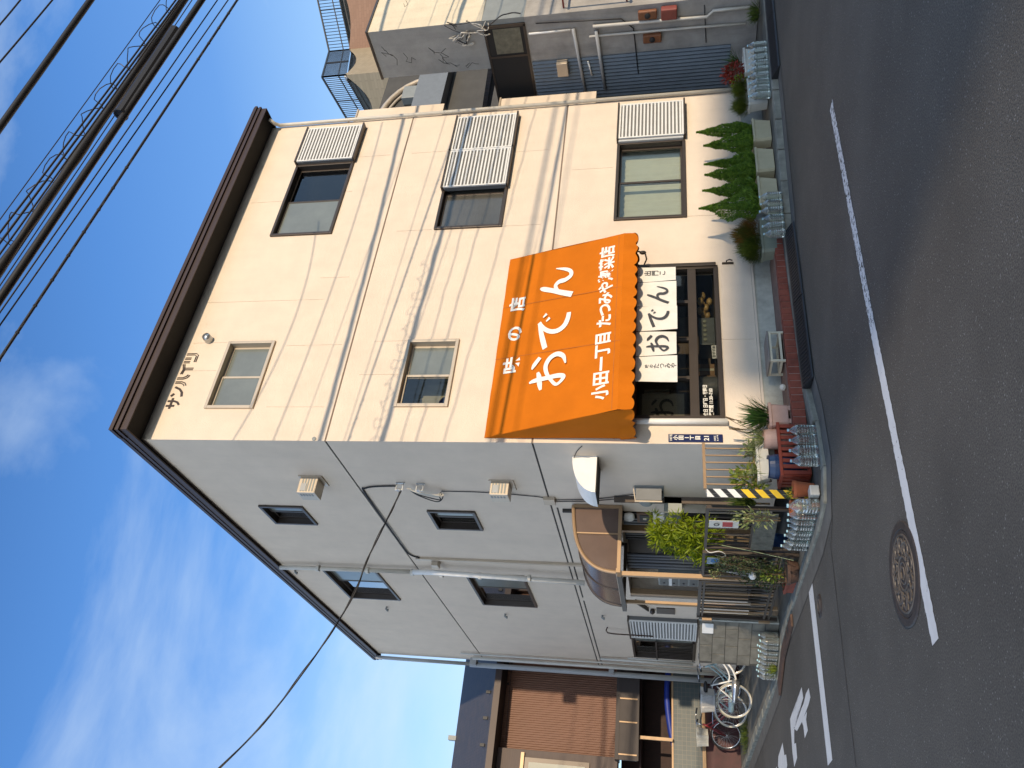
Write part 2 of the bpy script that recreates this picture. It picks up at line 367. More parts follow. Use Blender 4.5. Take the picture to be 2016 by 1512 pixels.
# kerb line, walk ledge and lot floor
KF = [V(14,-2.3,0),V(7.07,-1.36,0),V(4.2,-1.0,0),V(2.5,-.80,0),V(.35,-.76,0),V(-.25,-.98,0),V(-.85,-1.06,0),V(-1.18,-.86,0),V(-1.27,-.3,0),V(-1.29,.5,0),V(-1.31,1.6,0),V(-1.31,2.7,0),V(-1.42,3.5,0),V(-1.72,4.2,0),V(-1.80,5.8,0),V(-1.88,7.6,0),V(-2.05,12.5,0),V(-2.3,22,0)]
def offs(P, d):
    out = []
    for i, p in enumerate(P):
        t = (P[min(i+1,len(P)-1)] - P[max(i-1,0)]).normalized()
        out.append(p + V(t.y, -t.x, 0)*d)
    return out
KI = offs(KF, .15)
HK = [.10,.10,.10,.10,.07,.045,.04,.04,.035,.035,.035,.035,.035,.04,.06,.08,.09,.09]
mb = MB()
for i in range(len(KF)-1):
    a, b, c, d = KF[i], KF[i+1], KI[i+1], KI[i]
    n = max(1, round((b-a).length/.6))
    for k in range(n):
        t0, t1 = k/n + .004, (k+1)/n - .004
        P = [a.lerp(b,t0), a.lerp(b,t1), d.lerp(c,t1), d.lerp(c,t0)]
        h = HK[i] + (HK[i+1]-HK[i])*(k/n)
        mb.prism([p + V(0,0,-.1) for p in P], (0,0,.1+h))
        P2 = [a.lerp(b,t0), a.lerp(b,t1)]
tag(mb.build('kerb', M['kerb'], bevel=.012), kind='structure')
KG = offs(KF, -.26)
mb = MB()
for i in range(len(KF)-1):
    mb.add([KF[i]+V(0,0,.008), KF[i+1]+V(0,0,.008), KG[i+1]+V(0,0,.006), KG[i]+V(0,0,.006)], [(0,1,2,3)])
tag(mb.build('gutter', mat('gutter_concrete', (.115,.112,.10), .85, .25, 4, .3, 50)), kind='structure')
mb = MB()
mb.add([p+V(0,0,HK[i]-.012) for i, p in enumerate(KI)] , [])
ins = [V(14,2,0),V(9,2,0),V(6,.02,0),V(3,.02,0),V(.35,.02,0),V(.05,.02,0),V(.02,.02,0),V(.02,.1,0),V(.02,.4,0),V(.02,.6,0),V(.02,1.6,0),V(.02,2.7,0),V(.02,3.5,0),V(.02,4.2,0),V(.02,5.8,0),V(.02,7.6,0),V(.02,12.5,0),V(8,22,0)]
mb.add([p+V(0,0,HK[i]-.012) for i, p in enumerate(ins)], [])
n = len(KI); mb.f = [[i,i+1,n+i+1,n+i] for i in range(n-1)]; mb.mi = [0]*len(mb.f)
tag(mb.build('lot_pavement', mat('old_concrete_floor', (.13,.12,.095), .9, .4, 2.2, .4, 45, stain=.4, stcol=(.06,.06,.045))), kind='structure')
# brick edged step under the shop window
mb = MB()
xs0, xs1 = -.12, 2.95
nb = 30
for k in range(nb):
    x0 = xs0 + (xs1-xs0)*k/nb; x1 = xs0 + (xs1-xs0)*(k+1)/nb - .008
    mb.box(x0, -.53+rng.uniform(-.003,.003), .05, x1, -.43, .198+rng.uniform(-.002,.002))
st = thing('brick_step', ((xs0+xs1)/2, -.27, .05), 'low step edged with upright red bricks in front of the shop wall', 'step')
bk = mb.build('brick_edging', M['brick'], st, bevel=.006)
MB().box(xs0, -.522, .05, xs1-.008, -.435, .19).build('mortar', mat('pale_mortar', (.36,.25,.21), .9, .15, 9), st)
MB().box(xs0, -.43, .05, xs1, .0, .205).build('tread', M['ledge'], st)
# rubber kerb ramps
def ramp(p0, p1, label):
    p0, p1 = Vector(p0), Vector(p1); d = (p1-p0).normalized(); n = V(d.y,-d.x,0)
    if n.y > 0: n = -n
    t = thing('kerb_ramp', p0.lerp(p1,.5), label, 'kerb ramp', 'rubber ramps along the kerb')
    L_ = (p1-p0).length; mb = MB()
    for k in range(2):
        a = p0 + d*L_*k/2; b = p0 + d*(L_*(k+1)/2 - .012)
        mb.prism([a+V(0,0,.012), a+V(0,0,.105), a+n*.05+V(0,0,.105), a+n*.24+V(0,0,.03), a+n*.25+V(0,0,.012)], b-a)
    mb.build('ramp_block', M['black'], t, bevel=.006)
    mb = MB()
    for k in range(int(L_/.05)):
        a = p0 + d*(.03+.05*k); mb.bar(a+n*.07+V(0,0,.1), a+n*.22+V(0,0,.043), .012, .008)
    mb.build('tread_ribs', M['black'], t)
ramp((.30,-.775,0),(2.75,-.80,0), 'black rubber kerb ramp on the road below the brick step')
ramp((5.55,-1.17,0),(7.9,-1.47,0), 'black rubber kerb ramp at the far right end of the kerb')
# manhole covers
def manhole(c, r, label, big):
    t = thing('manhole_cover', c, label, 'manhole cover')
    MB().lathe(c, [(r*.84,.004),(r*.86,.012),(r,.012),(r+.008,.002)], 48).build('rim', M['iron'], t)
    MB().lathe(c, [(0,.009),(r*.835,.009),(r*.84,.003)], 48).build('lid', M['iron'], t)
    mb = MB()
    def ring(r0, r1, z): mb.lathe(c, [(r0,.009),(r0+.003,z),(r1-.003,z),(r1,.009)], 48)
    if big:
        ring(r*.30, r*.35, .015); ring(r*.72, r*.77, .015); ring(r*.20, r*.225, .014)
        for k in range(10):
            a = 2*math.pi*k/10; 
            pts = []
            for j in range(9):
                tt = j/8; ang = a + (tt-.5)*.36*math.sin(math.pi*tt)
                pts.append((c[0]+r*(.37+.33*tt)*math.cos(ang+.25*math.sin(5*tt)), c[1]+r*(.37+.33*tt)*math.sin(ang+.25*math.sin(5*tt)), c[2]+.013))
            mb.tube(pts, .007, 5)
            q = (c[0]+r*.54*math.cos(a+.31), c[1]+r*.54*math.sin(a+.31), c[2])
            mb.lathe(q, [(.035,.009),(.037,.016),(.050,.016),(.053,.009)], 12)
            for s_ in (-1,1):
                mb.bar((q[0]+.06*math.cos(a+.3+1.57)*s_, q[1]+.06*math.sin(a+.3+1.57)*s_, c[2]+.012), (q[0]+.085*math.cos(a+.3+.9)*s_, q[1]+.085*math.sin(a+.3+.9)*s_, c[2]+.012), .012, .007)
        pts = [(c[0]+r*.13*math.cos(2*math.pi*k/6), c[1]+r*.13*math.sin(2*math.pi*k/6), c[2]+.012) for k in range(7)]
        mb.tube(pts, .007, 5)
    else:
        ring(r*.5, r*.62, .014)
    mb.build('relief', M['ironhi'], t)
manhole((-2.79,-3.10,.001), .355, 'large patterned round iron manhole cover beside the long white line', True)
p = G(1614.5,1192,0); manhole((p.x,p.y,.001), .115, 'small plain round iron cover beside the short side street line', False)
# rusty gutter lid by the gate
gp = thing('gutter_lid', (-1.55,3.2,.02), 'rusty brown steel plate over the gutter at the side gate', 'gutter lid')
mb = MB(); mb.prism([(-1.36,2.2,.012),(-1.52,2.22,.012),(-1.66,3.3,.012),(-1.98,4.1,.012),(-1.78,4.16,.012),(-1.47,3.4,.012)], (0,0,.03)); mb.build('plate', M['rust'], gp, bevel=.004)
mb = MB(); mb.box(-1.50,2.5,.038,-1.42,2.62,.0435); mb.box(-1.52,2.75,.038,-1.44,2.88,.0435); mb.build('slot', M['black'], gp)
# ---------------------------------------------------------------- apartment building
ZA, ZB, ZT, ZF = 6.2506, 3.3631, 9.114, .47
XE, YE = 6.93, 11.05
B = thing('apartment_building', (3.4, 5.5, 0), 'three storey cream stucco corner building with brown eaves and an orange shop awning', 'building')
def facade(mb, O, u, n, u0, u1, z0, z1, holes):
    """wall rectangle at O along u with outward normal n; holes = (a0,a1,z0,z1,depth,back)"""
    O, u, n = Vector(O), Vector(u), Vector(n)
    us = sorted({u0,u1,*[h[0] for h in holes],*[h[1] for h in holes]}); zs = sorted({z0,z1,*[h[2] for h in holes],*[h[3] for h in holes]})
    us = [a for a in us if u0 <= a <= u1]; zs = [a for a in zs if z0 <= a <= z1]
    P = lambda a, z, d=0: O + u*a + V(0,0,z) - n*d
    flip = u.cross(V(0,0,1)).dot(n) < 0
    def q(*p): mb.add(p if not flip else p[::-1], [(0,1,2,3)])
    for i in range(len(us)-1):
        for j in range(len(zs)-1):
            ca, cz = (us[i]+us[i+1])/2, (zs[j]+zs[j+1])/2
            if any(h[0] < ca < h[1] and h[2] < cz < h[3] for h in holes): continue
            q(P(us[i],zs[j]),P(us[i+1],zs[j]),P(us[i+1],zs[j+1]),P(us[i],zs[j+1]))
    for a0,a1,b0,b1,d,back in holes:
        a0, a1 = max(a0,u0), min(a1,u1)
        q(P(a0,b0),P(a1,b0),P(a1,b0,d),P(a0,b0,d)); q(P(a0,b1,d),P(a1,b1,d),P(a1,b1),P(a0,b1))
        if a0 > u0: q(P(a0,b0),P(a0,b0,d),P(a0,b1,d),P(a0,b1))
        if a1 < u1: q(P(a1,b0,d),P(a1,b0),P(a1,b1),P(a1,b1,d))
        if back: q(P(a0,b0,d),P(a1,b0,d),P(a1,b1,d),P(a0,b1,d))
RW = {'3L':(.531,1.723,7.506,8.264),'3R':(3.988,5.746,7.160,8.256),'2R':(3.965,5.70,4.239,5.345),'1R':(3.975,5.75,1.352,2.440),'2L':(.557,1.691,4.600,5.355)}
LW = {'3s':(2.142,2.818,7.488,8.247),'3b':(4.904,6.59,7.139,8.246),'2s':(2.159,2.833,4.605,5.361),'2b':(4.904,6.59,4.260,5.363),'1f':(6.9,9.75,1.12,2.46)}
SHOP = (.36,2.93,.955,2.12)
D = .16
seams = lambda e: [(-.1,e,ZA-.013,ZA+.013,.016,True),(-.1,e,ZB-.013,ZB+.013,.016,True)]
hair = []
for x, za, zb in ((5.0,7.02,7.14),(1.2,8.32,8.9),(1.73,8.32,8.9),(3.0,6.6,7.1),(5.9,6.5,7.1),(4.85,8.29,8.9),(2.55,6.9,8.95),(3.97,3.6,4.2),(5.75,3.6,4.2),(3.97,5.4,6.0),(5.2,2.5,3.2),(1.1,5.4,6.0),(1.7,5.4,5.9),(1.65,6.4,7.3),(.55,6.4,7.3),(1.62,.5,.93),(3.99,.5,1.33),(5.9,5.4,6.1)):
    hair.append((x, x+.006, za, zb, .006, True))
mb = MB()
hs = [(*RW[k], D, False) for k in RW] + seams(XE+.1) + hair + [(*SHOP, D, False)]
facade(mb, (0,0,0), (1,0,0), (0,-1,0), 0, XE, ZF, ZT+.02, hs)
ENT = (2.02, 5.75, .25, 2.36)
hl = [(*LW[k], D, False) for k in LW] + seams(YE+.1) + [(*ENT, .55, False)] + [(1.95,5.95,3.262,3.290,.014,True),(6.12,YE-.1,3.262,3.290,.014,True)]
facade(mb, (0,0,0), (0,1,0), (-1,0,0), 0, YE, .2, ZT+.02, hl)
mb.add([(XE,0,.2),(XE,YE,.2),(XE,YE,ZT),(XE,0,ZT),(0,YE,.2),(0,YE,ZT)], [(0,1,2,3),(1,4,5,2)])
mb.build('wall', M['stucco'], B)
mb = MB().box(.004,.006,.0,XE-.02,.3,ZF-.003); mb.build('foundation', M['concrete'], B)
MB().box(-.0,-.012,ZF-.035,XE,.004,ZF-.004).build('plaster_edge', M['stucco'], B)
mb = MB()
mr = MB()
for z in (ZA, ZB): mr.box(.001,.008,z-.0125,XE-.001,.0155,z+.0125); mb.box(.008,.02,z-.0125,.0155,YE-.001,z+.0125)
mr.build('joint_sealant', M['seam'], B)
for a_, b_ in ((1.951,5.949),(6.121,YE-.101)): mb.box(.006,a_,3.263,.0135,b_,3.289)
mb.build('joint_sealant', M['darkgroove'], B)
# rooms behind the openings
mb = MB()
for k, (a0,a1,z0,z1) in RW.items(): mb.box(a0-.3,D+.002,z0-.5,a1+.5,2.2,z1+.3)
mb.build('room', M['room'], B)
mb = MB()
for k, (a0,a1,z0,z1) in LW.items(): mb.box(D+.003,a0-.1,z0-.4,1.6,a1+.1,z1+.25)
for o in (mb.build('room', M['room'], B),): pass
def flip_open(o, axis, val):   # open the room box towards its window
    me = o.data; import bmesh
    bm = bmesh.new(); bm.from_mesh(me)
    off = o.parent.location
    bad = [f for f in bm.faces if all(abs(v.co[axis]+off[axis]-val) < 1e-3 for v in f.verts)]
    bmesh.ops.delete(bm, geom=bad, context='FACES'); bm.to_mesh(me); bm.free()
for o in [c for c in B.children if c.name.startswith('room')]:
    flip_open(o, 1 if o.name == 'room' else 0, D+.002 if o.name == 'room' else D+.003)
# windows ------------------------------------------------------------
def frame_mb(mb, T, a0,a1,z0,z1, w, d0, d1):
    for (p,q) in (((a0,z0),(a1,z0+w)),((a0,z1-w),(a1,z1)),((a0,z0+w),(a0+w,z1-w)),((a1-w,z0+w),(a1,z1-w))):
        A, C_ = T(p[0],p[1],d0), T(q[0],q[1],d1); mb.box(*A,*C_)
def window(T, rect, mframe, split, curt, panes=('pane','pane'), border=.035, extra=None):
    """T maps (along, z, outwards) to the world; split = fraction of the meeting stile"""
    a0,a1,z0,z1 = rect
    mb = MB(); frame_mb(mb, T, a0-.012,a1+.012,z0-.012,z1+.012, border+.012, -.09, .035)
    wd = mb.build('window', mframe, B, bevel=.004)
    am = a0+border+(a1-a0-2*border)*split
    for i,(p0,p1,dd) in enumerate(((a0+border,am+.022,-.045),(am-.022,a1-border,-.075))):
        if p1-p0 < .08: continue
        mb = MB(); frame_mb(mb, T, p0,p1,z0+border,z1-border,.034,dd-.024,dd)
        mb.build('sash', mframe, wd, bevel=.003)
        mb = MB(); A, C_ = T(p0+.03,z0+border+.03,dd-.014), T(p1-.03,z1-border-.03,dd-.010); mb.box(*A,*C_)
        mb.build('pane', M[panes[i]], wd)
    if curt:
        mb = MB(); n = 40; vs = []; c0, c1, dep, top = curt
        for i in range(n+1):
            a = c0+(c1-c0)*i/n; q = dep + .022*math.sin(i*1.9+.6*math.sin(i*.7))
            vs += [T(a,z0-.1,-q), T(a,z1+.1 if not top else top,-q)]
        mb.add(vs, [(2*i,2*i+2,2*i+3,2*i+1) for i in range(n)])
        mb.build('curtain', M['curtain'], wd, smooth=True)
    return wd
TR = lambda a,z,o: (a,-o,z)
TL = lambda a,z,o: (-o,a,z)
M['shutterback'] = mat('shutter_gap_shade', (.13,.13,.125), .7, .08, 5)  # back plate coloured dark for the shade between the slats
def shutter(T, a0,a1,z0,z1, parent, n=17, name='shutter_box', proud=.10):
    mb = MB(); A, C_ = T(a0,z0,0), T(a1,z1,proud-.025); mb.m = 1; mb.box(*A,*C_); mb.m = 0
    fw = .028
    frame_mb(mb, T, a0,a1,z0,z1, fw, proud-.025, proud)
    h = (z1-z0-2*fw)/n
    for i in range(n):
        zz = z0+fw+i*h
        P = [T(a0+fw,zz+.004,proud-.022),T(a0+fw,zz+.010,proud-.002),T(a0+fw,zz+h*.62,proud-.002),T(a0+fw,zz+h*.70,proud-.022)]
        mb.prism(P, Vector(T(a1-fw,0,0))-Vector(T(a0+fw,0,0)))
    s = mb.build(name, [M['shutter'], M['shutterback']], parent)
    for zz in (z0-.03, z1+.004):
        A, C_ = T(a0-.02,zz,0), T(a1+.03,zz+.028,proud+.02); MB().box(*A,*C_).build('shutter_rail', M['bronze'], s)
    return s
w3 = window(TR, RW['3R'], M['bronze'], .49, None, ('frosted','panedark'))
shutter(TR, 5.775,6.695,7.165,8.25, w3)
w2 = window(TR, RW['2R'], M['bronze'], .48, None, ('frostdark','frostdark'))
shutter(TR, 4.86,5.775,4.25,5.335, w2); shutter(TR, 5.785,6.69,4.25,5.335, w2)
w1 = window(TR, RW['1R'], M['bronze'], .50, (4.22,5.9,.26,None))
shutter(TR, 5.80,6.69,1.36,2.43, w1)
MB().box(5.745,-.075,1.37,5.79,-.002,2.43).build('jamb', M['alu'], w1)
window(TR, RW['3L'], M['aluframe'], .48, None, ('frosted','frosted'))
w2l = window(TR, RW['2L'], M['aluframe'], .48, (.4,1.9,.5,None), ('paneshop','frosted'))
mb = MB(); rr = random.Random(2)
for (a,b,c,d,mt) in ((.62,.95,4.62,4.86,'blueplate'),(.72,.84,4.64,4.78,'yellow'),(1.2,1.55,4.64,4.82,'greyboard')):
    MB().ball(((a+b)/2,.34,(c+d)/2),(b-a)/2,.06,(d-c)/2).build('shelf_item', M[mt], w2l, smooth=True)
# louvred mini shutter seen through the left half of the ground floor window
mb = MB()
for i in range(13): mb.box(4.06+.0*i,.20,1.42+.052*i,4.19,.215,1.42+.052*i+.036)
mb.build('blind', M['curtain'], w1)
mb = MB().lathe((4.11,.2,2.27),[(.02,0),(.045,.01),(.075,.01),(.085,-.02)],16,'y').box(4.055,.21,2.16,4.19,.225,2.38); mb.build('vent_fan', M['greyboard'], w1)
for k, sp, pn in (('3s',.5,('frosted','panesky')),('3b',.5,('frosted','panesky')),('2s',.5,('frosted','panedark')),('2b',.5,('frosted','panesky'))):
    window(TL, LW[k], M['bronze'], sp, None, pn)
# ground floor window on the side street with a roller box and rail
wl = window(TL, (8.05,9.75,1.12,2.46), M['bronze'], .4, None, ('frosted','panedark'))
s = shutter(TL, 6.9,8.04,1.13,2.45, wl, 21)
mb = MB()
for i in range(11): mb.bar((-.05,8.45+.11*i,1.15),(-.05,8.45+.11*i,1.95),.014)
mb.bar((-.06,8.35,1.95),(-.06,9.72,1.95),.03); mb.bar((-.06,8.35,1.16),(-.06,9.72,1.16),.03)
mb.build('window_grille', M['bronze'], wl)
# roof --------------------------------------------------------------
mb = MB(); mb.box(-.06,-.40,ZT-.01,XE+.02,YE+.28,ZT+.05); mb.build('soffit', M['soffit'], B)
mb = MB()
mb.box(-.075,-.412,ZT-.06,XE+.05,-.395,ZT+.045)
for i,(z0,z1,o) in enumerate(((.045,.085,.03),(.085,.12,.018),(.12,.17,.045),(.17,.195,.03))):
    mb.box(-.075-o*.8,-.412-o,ZT+z0,XE+.05+o*.6,-.2,ZT+z1-.002)
mb.box(-.078,-.394,ZT-.06,-.058,YE+.3,ZT+.045)
for i,(z0,z1,o) in enumerate(((.045,.085,.012),(.085,.12,.006),(.12,.17,.02),(.17,.195,.012))):
    mb.box(-.078-o,-.199,ZT+z0,.15,YE+.3+o,ZT+z1-.002)
mb.box(XE+.03,-.394,ZT-.06,XE+.048,YE+.28,ZT+.045)
mb.build('eave_gutter', M['fascia'], B)
MB().box(-.04,-.19,ZT+.05,XE+.03,YE+.26,ZT+.17).build('roof', M['fascia'], B)
# side balconies beyond the right edge
def balcony(z0, z1):
    o = MB().box(XE+.01,.32,z0,XE+.78,.45,z1).box(XE+.01,.45,z0,XE+.78,3.2,z0+.12).box(XE+.66,.451,z0+.12,XE+.779,3.2,z1-.002).build('balcony', M['stucco'], B)
    MB().box(XE+.005,.30,z1,XE+.80,.47,z1+.03).build('coping', M['aluframe'], o)
balcony(5.86,7.62); balcony(2.92,4.73)
# lettering on the wall: two-line strokes ----------------------------
def stroke2(mb, pts, w, P, dz=0, round_=False):
    """flat ribbon of varying width along 2-D points, lifted by dz"""
    n = len(pts); ws = w if isinstance(w,(list,tuple)) else [w]*n
    L1, R1 = [], []
    for i,(x,y) in enumerate(pts):
        a = pts[max(i-1,0)]; b = pts[min(i+1,n-1)]; dx, dy = b[0]-a[0], b[1]-a[1]; l = math.hypot(dx,dy) or 1
        L1.append((x-dy/l*ws[i]/2, y+dx/l*ws[i]/2)); R1.append((x+dy/l*ws[i]/2, y-dx/l*ws[i]/2))
    vs = []
    for k_, (a, b) in enumerate(zip(L1,R1)): vs += [P(a[0],a[1],dz+.00012*k_), P(b[0],b[1],dz+.00012*k_)]
    mb.add(vs, [(2*i,2*i+1,2*i+3,2*i+2) for i in range(n-1)])
def smooth(pts, k=6):
    out = []
    for i in range(len(pts)-1):
        p0 = pts[max(i-1,0)]; p1 = pts[i]; p2 = pts[i+1]; p3 = pts[min(i+2,len(pts)-1)]
        for j in range(k):
            t = j/k
            out.append(tuple(.5*((2*p1[c])+(-p0[c]+p2[c])*t+(2*p0[c]-5*p1[c]+4*p2[c]-p3[c])*t*t+(-p0[c]+3*p1[c]-3*p2[c]+p3[c])*t**3) for c in range(len(p1))))
    out.append(tuple(pts[-1])); return out
KATA = {  # strokes (x,y,width) in a unit box
 'サ':[[(0,.66,.16),(1,.66,.16)],[(.27,1,.16),(.27,.34,.16)],[(.72,1,.16),(.72,.5,.16),(.62,.2,.16),(.38,0,.16)]],
 'ン':[[(.06,.92,.17),(.32,.72,.17)],[(.05,.05,.17),(.45,.16,.17),(.75,.42,.17),(.95,.85,.17)]],
 'ハ':[[(.36,1,.07),(.36,.5,.07),(.24,.2,.07),(0,.05,.07)],[(.22,1,.07),(.22,.56,.07),(.12,.32,.07),(-.04,.2,.07)],[(.62,1,.07),(.62,.5,.07),(.74,.2,.07),(1,.05,.07)],[(.76,1,.07),(.76,.56,.07),(.88,.32,.07),(1.06,.2,.07)]],
 'イ':[[(0,.88,.07),(.45,.80,.07),(1,.98,.07)],[(0,.74,.07),(.45,.68,.07),(1,.84,.07)],[(.44,.78,.07),(.44,0,.07)],[(.60,.78,.07),(.60,0,.07)]],
 'ツ':[[(.02,1,.06),(.02,.5,.06)],[(.16,1,.06),(.16,.5,.06)],[(.38,1,.06),(.38,.5,.06)],[(.52,1,.06),(.52,.5,.06)],[(.82,1,.06),(.82,.30,.06),(.70,.16,.06),(.10,.16,.06)],[(.96,1,.06),(.96,.2,.06),(.80,.02,.06),(.10,.02,.06)]],
}
mb = MB()
for i, ch in enumerate('サンハイツ'):
    cx = .52+.207*i
    for st_ in KATA[ch]:
        P = lambda x,y,d,cx=cx: (cx+.185*x, -.010-d, 8.72+.205*y)
        pts = [(a,b) for a,b,_ in st_]
        n = len(pts)
        Lf, Rt = MB(), None
        base = MB(); stroke2(base, pts, [c for *_,c in st_], P)
        for f in base.f:
            q = [base.v[k] for k in f]; mb.prism(q, (0,.012,0))
mb.build('name_lettering', mat('lettering_metal', (.035,.022,.022), .5, .1, 4), B)
# wall fittings -------------------------------------------------------
def hood(c, r=.075):   # round vent cap on the street wall
    MB().lathe((c[0],0,c[1]),[(r,0),(r,.09),(r*.9,.12),(0,.125)],16,'y').build('vent_cap', M['steel'], B, smooth=True)
hood((1.78,8.64), .065)
for y, z in ((.9,6.42),): MB().lathe((.03,0,z),[(.03,0),(.03,.012),(0,.014)],10,'y').build('wall_plug', M['greyboard'], B)
# kitchen hood on the side wall: quarter drum
mb = MB(); prof = [(0,2.875)] + [(-.55*math.sin(t), 2.55+.325*math.cos(t)) for t in [math.pi/2*k/10 for k in range(1,11)]]
pts = [(x*.95, .345, z) for x, z in prof] + [(0,.345,2.55)]
mb.prism(pts, (0,.43,0)); hd = mb.build('kitchen_hood', M['whitep'], B)
MB().box(-.50,.365,2.535,-.01,.755,2.549).build('hood_shade_sheet', M['dark'], hd)  # dark sheet standing in for the shade inside the hood
# heater flue boxes
def flue(y, z, w, h, d, label):
    o = MB().box(-d,y,z,0,y+w,z+h).build('heater_box', M['aluframe'], B, bevel=.008)
    mb = MB()
    for i in range(5): mb.box(-d-.004,y+.05,z+.05+.045*i,-d+.002,y+w*.45,z+.075+.045*i); mb.box(-d+.02,y-.004,z+.04+.045*i,-.04,y+.004,z+.062+.045*i)
    mb.build('louvre', M['greyboard'], o)
    MB().box(-d+.03,y-.006,z+h*.55,-d+.15,y+.004,z+h*.85).build('grille', M['pvcgrey'], o)
    MB().box(-.02,y-.03,z-.06,0,y+w+.03,z+h+.03).build('mounting_plate', M['aluframe'], o)
flue(1.07,6.77,.26,.29,.27,''); flue(1.10,3.86,.24,.27,.22,'')
# rain pipes
def pipe(pts, r, m_=None, name='drainpipe', n=10): return MB().tube(pts, r, n).build(name, m_ or M['pvc'], B, smooth=True)
pa = pipe([(-.09,4.78,9.02),(-.09,4.74,8.6),(-.09,4.70,6.28)], .042)
pipe([(-.10,4.68,6.30),(-.10,4.66,6.05),(-.14,4.55,5.85),(-.15,4.53,5.7),(-.15,4.72,3.12)], .05, M['whitep'])
mb = MB()
for zz in (8.2,7.2,6.32,5.72,5.0,4.1): mb.lathe((-.10 if zz>6 else -.15,4.70 if zz>6 else 4.6,zz),[(.058,-.03),(.062,-.02),(.062,.02),(.058,.03)],12)
mb.build('pipe_socket', M['pvc'], B)
mb = MB(); mb.box(-.045,4.16,3.1,-.0,4.225,6.12); mb.box(-.12,4.24,5.72,0,4.42,5.84); mb.build('cable_duct', M['aluframe'], B)
# far corner bundle of pipes
pipe([(-.12,10.95,9.08),(-.12,10.98,8.2),(-.12,11.0,6.55)], .045, M['pvcgrey'])
pipe([(-.13,11.02,6.6),(-.13,11.04,3.4),(-.13,11.06,.35)], .062, M['pvcgrey'])
pipe([(-.07,10.62,6.45),(-.07,10.64,3.0),(-.07,10.66,.4)], .038); pipe([(-.05,10.32,6.7),(-.05,10.34,.4)], .022)
pipe([(-.06,9.98,3.25),(-.06,10.0,1.15)], .03); pipe([(-.05,9.83,2.62),(-.05,9.83,1.1)], .018)
MB().box(-.16,10.86,6.42,0,11.08,6.58).build('pipe_bracket', M['pvcgrey'], B); MB().box(-.16,10.86,3.0,0,11.1,3.12).build('pipe_bracket', M['pvcgrey'], B)
# right edge rain pipe with elbow
pipe([(XE-.06,-.24,9.05),(XE-.06,-.14,8.98),(XE+.0,-.05,8.93),(XE+.0,-.05,8.7),(XE+.0,-.05,.3)], .034, M['pvc'])
# pipe beside the shop window
pipe([(.30,-.05,2.3),(.30,-.05,.90)], .040, M['whitep'])
# conduits and cables on the side wall
def wire(pts, r=.008, mt='cable', name='wall_cable', k=6): return MB().tube(smooth([tuple(p) for p in pts], k), r, 6).build(name, M[mt], B, smooth=True)
wire([(-.02,1.3,5.62),(-.02,1.33,5.95),(-.02,1.40,6.14),(-.02,1.52,6.20),(-.03,2.6,6.205),(-.03,3.6,6.21),(-.02,4.02,6.19),(-.02,4.16,6.05)], .014)
wire([(-.015,1.45,4.95),(-.015,1.46,4.3),(-.015,1.55,3.6),(-.015,1.62,3.35)], .007)
wire([(-.015,1.66,3.3),(-.015,1.60,2.7),(-.02,1.42,2.15),(-.03,1.38,2.02)], .007); wire([(-.015,1.72,3.3),(-.015,1.66,2.7),(-.02,1.5,2.15)], .007)
wire([(-.01,.06,2.72),(-.01,.2,2.80),(-.03,.36,2.86)], .005)
MB().box(-.06,1.58,3.27,0,1.75,3.44).build('junction_box', M['aluframe'], B, bevel=.005)
mb = MB(); mb.box(-.045,1.98,3.20,0,2.03,3.05); mb.build('duct_end', M['darkgroove'], B)
mb = MB()
for yy, zz in ((1.26,5.53),(1.27,5.22)):
    mb.bar((0,yy-.04,zz+.05),(-.12,yy-.04,zz+.05),.014); mb.bar((0,yy-.04,zz-.05),(-.12,yy-.04,zz-.05),.014); mb.bar((-.12,yy-.04,zz-.06),(-.12,yy-.04,zz+.06),.018); mb.bar((-.006,yy-.04,zz-.07),(-.006,yy-.04,zz+.07),.02); mb.lathe((-.12,yy-.04,zz-.03),[(.02,0),(.028,.03),(.02,.06)],8)
mb.build('cable_bracket', M['steel'], B)
rr = random.Random(8)
for k in range(5):
    y0 = 1.30; dy = rr.uniform(.02,.26); wire([(-.08,1.25,5.42-.01*k),(-.10,1.30+dy*.5,5.30),(-.12,1.34+dy,5.08-.03*k),(-.09,1.42+dy*.4,4.92+.02*k),(-.03,1.46,4.96)], .009, 'cable' if k%2 else 'pvc')
# small spigots
for (y,z) in ((5.1,8.86),(7.15,7.62),(7.2,5.02),(6.95,2.98)): MB().tube([(0,y,z),(-.05,y,z),(-.07,y,z-.03)],.022,8).lathe((-.07,y,z-.05),[(.03,0),(.03,.02),(0,.025)],8).build('wall_spout', M['greyboard'], B)
MB().tube([(0,7.72,2.93),(-.06,7.74,2.96),(-.10,7.78,2.93),(-.11,7.80,2.8),(-.11,7.82,2.0)],.014,8).build('bent_pipe', M['rust'], B, smooth=True)
MB().bar((-.03,5.9,2.28),(-.03,6.35,2.05),.02,.09,(1,0,0)).build('wall_strut', M['bronze'], B)
MB().ball((-.04,6.45,1.98),.05,.09,.05).box(-.02,6.3,1.55,0,6.62,1.9).build('wall_bell', M['bronze'], B)
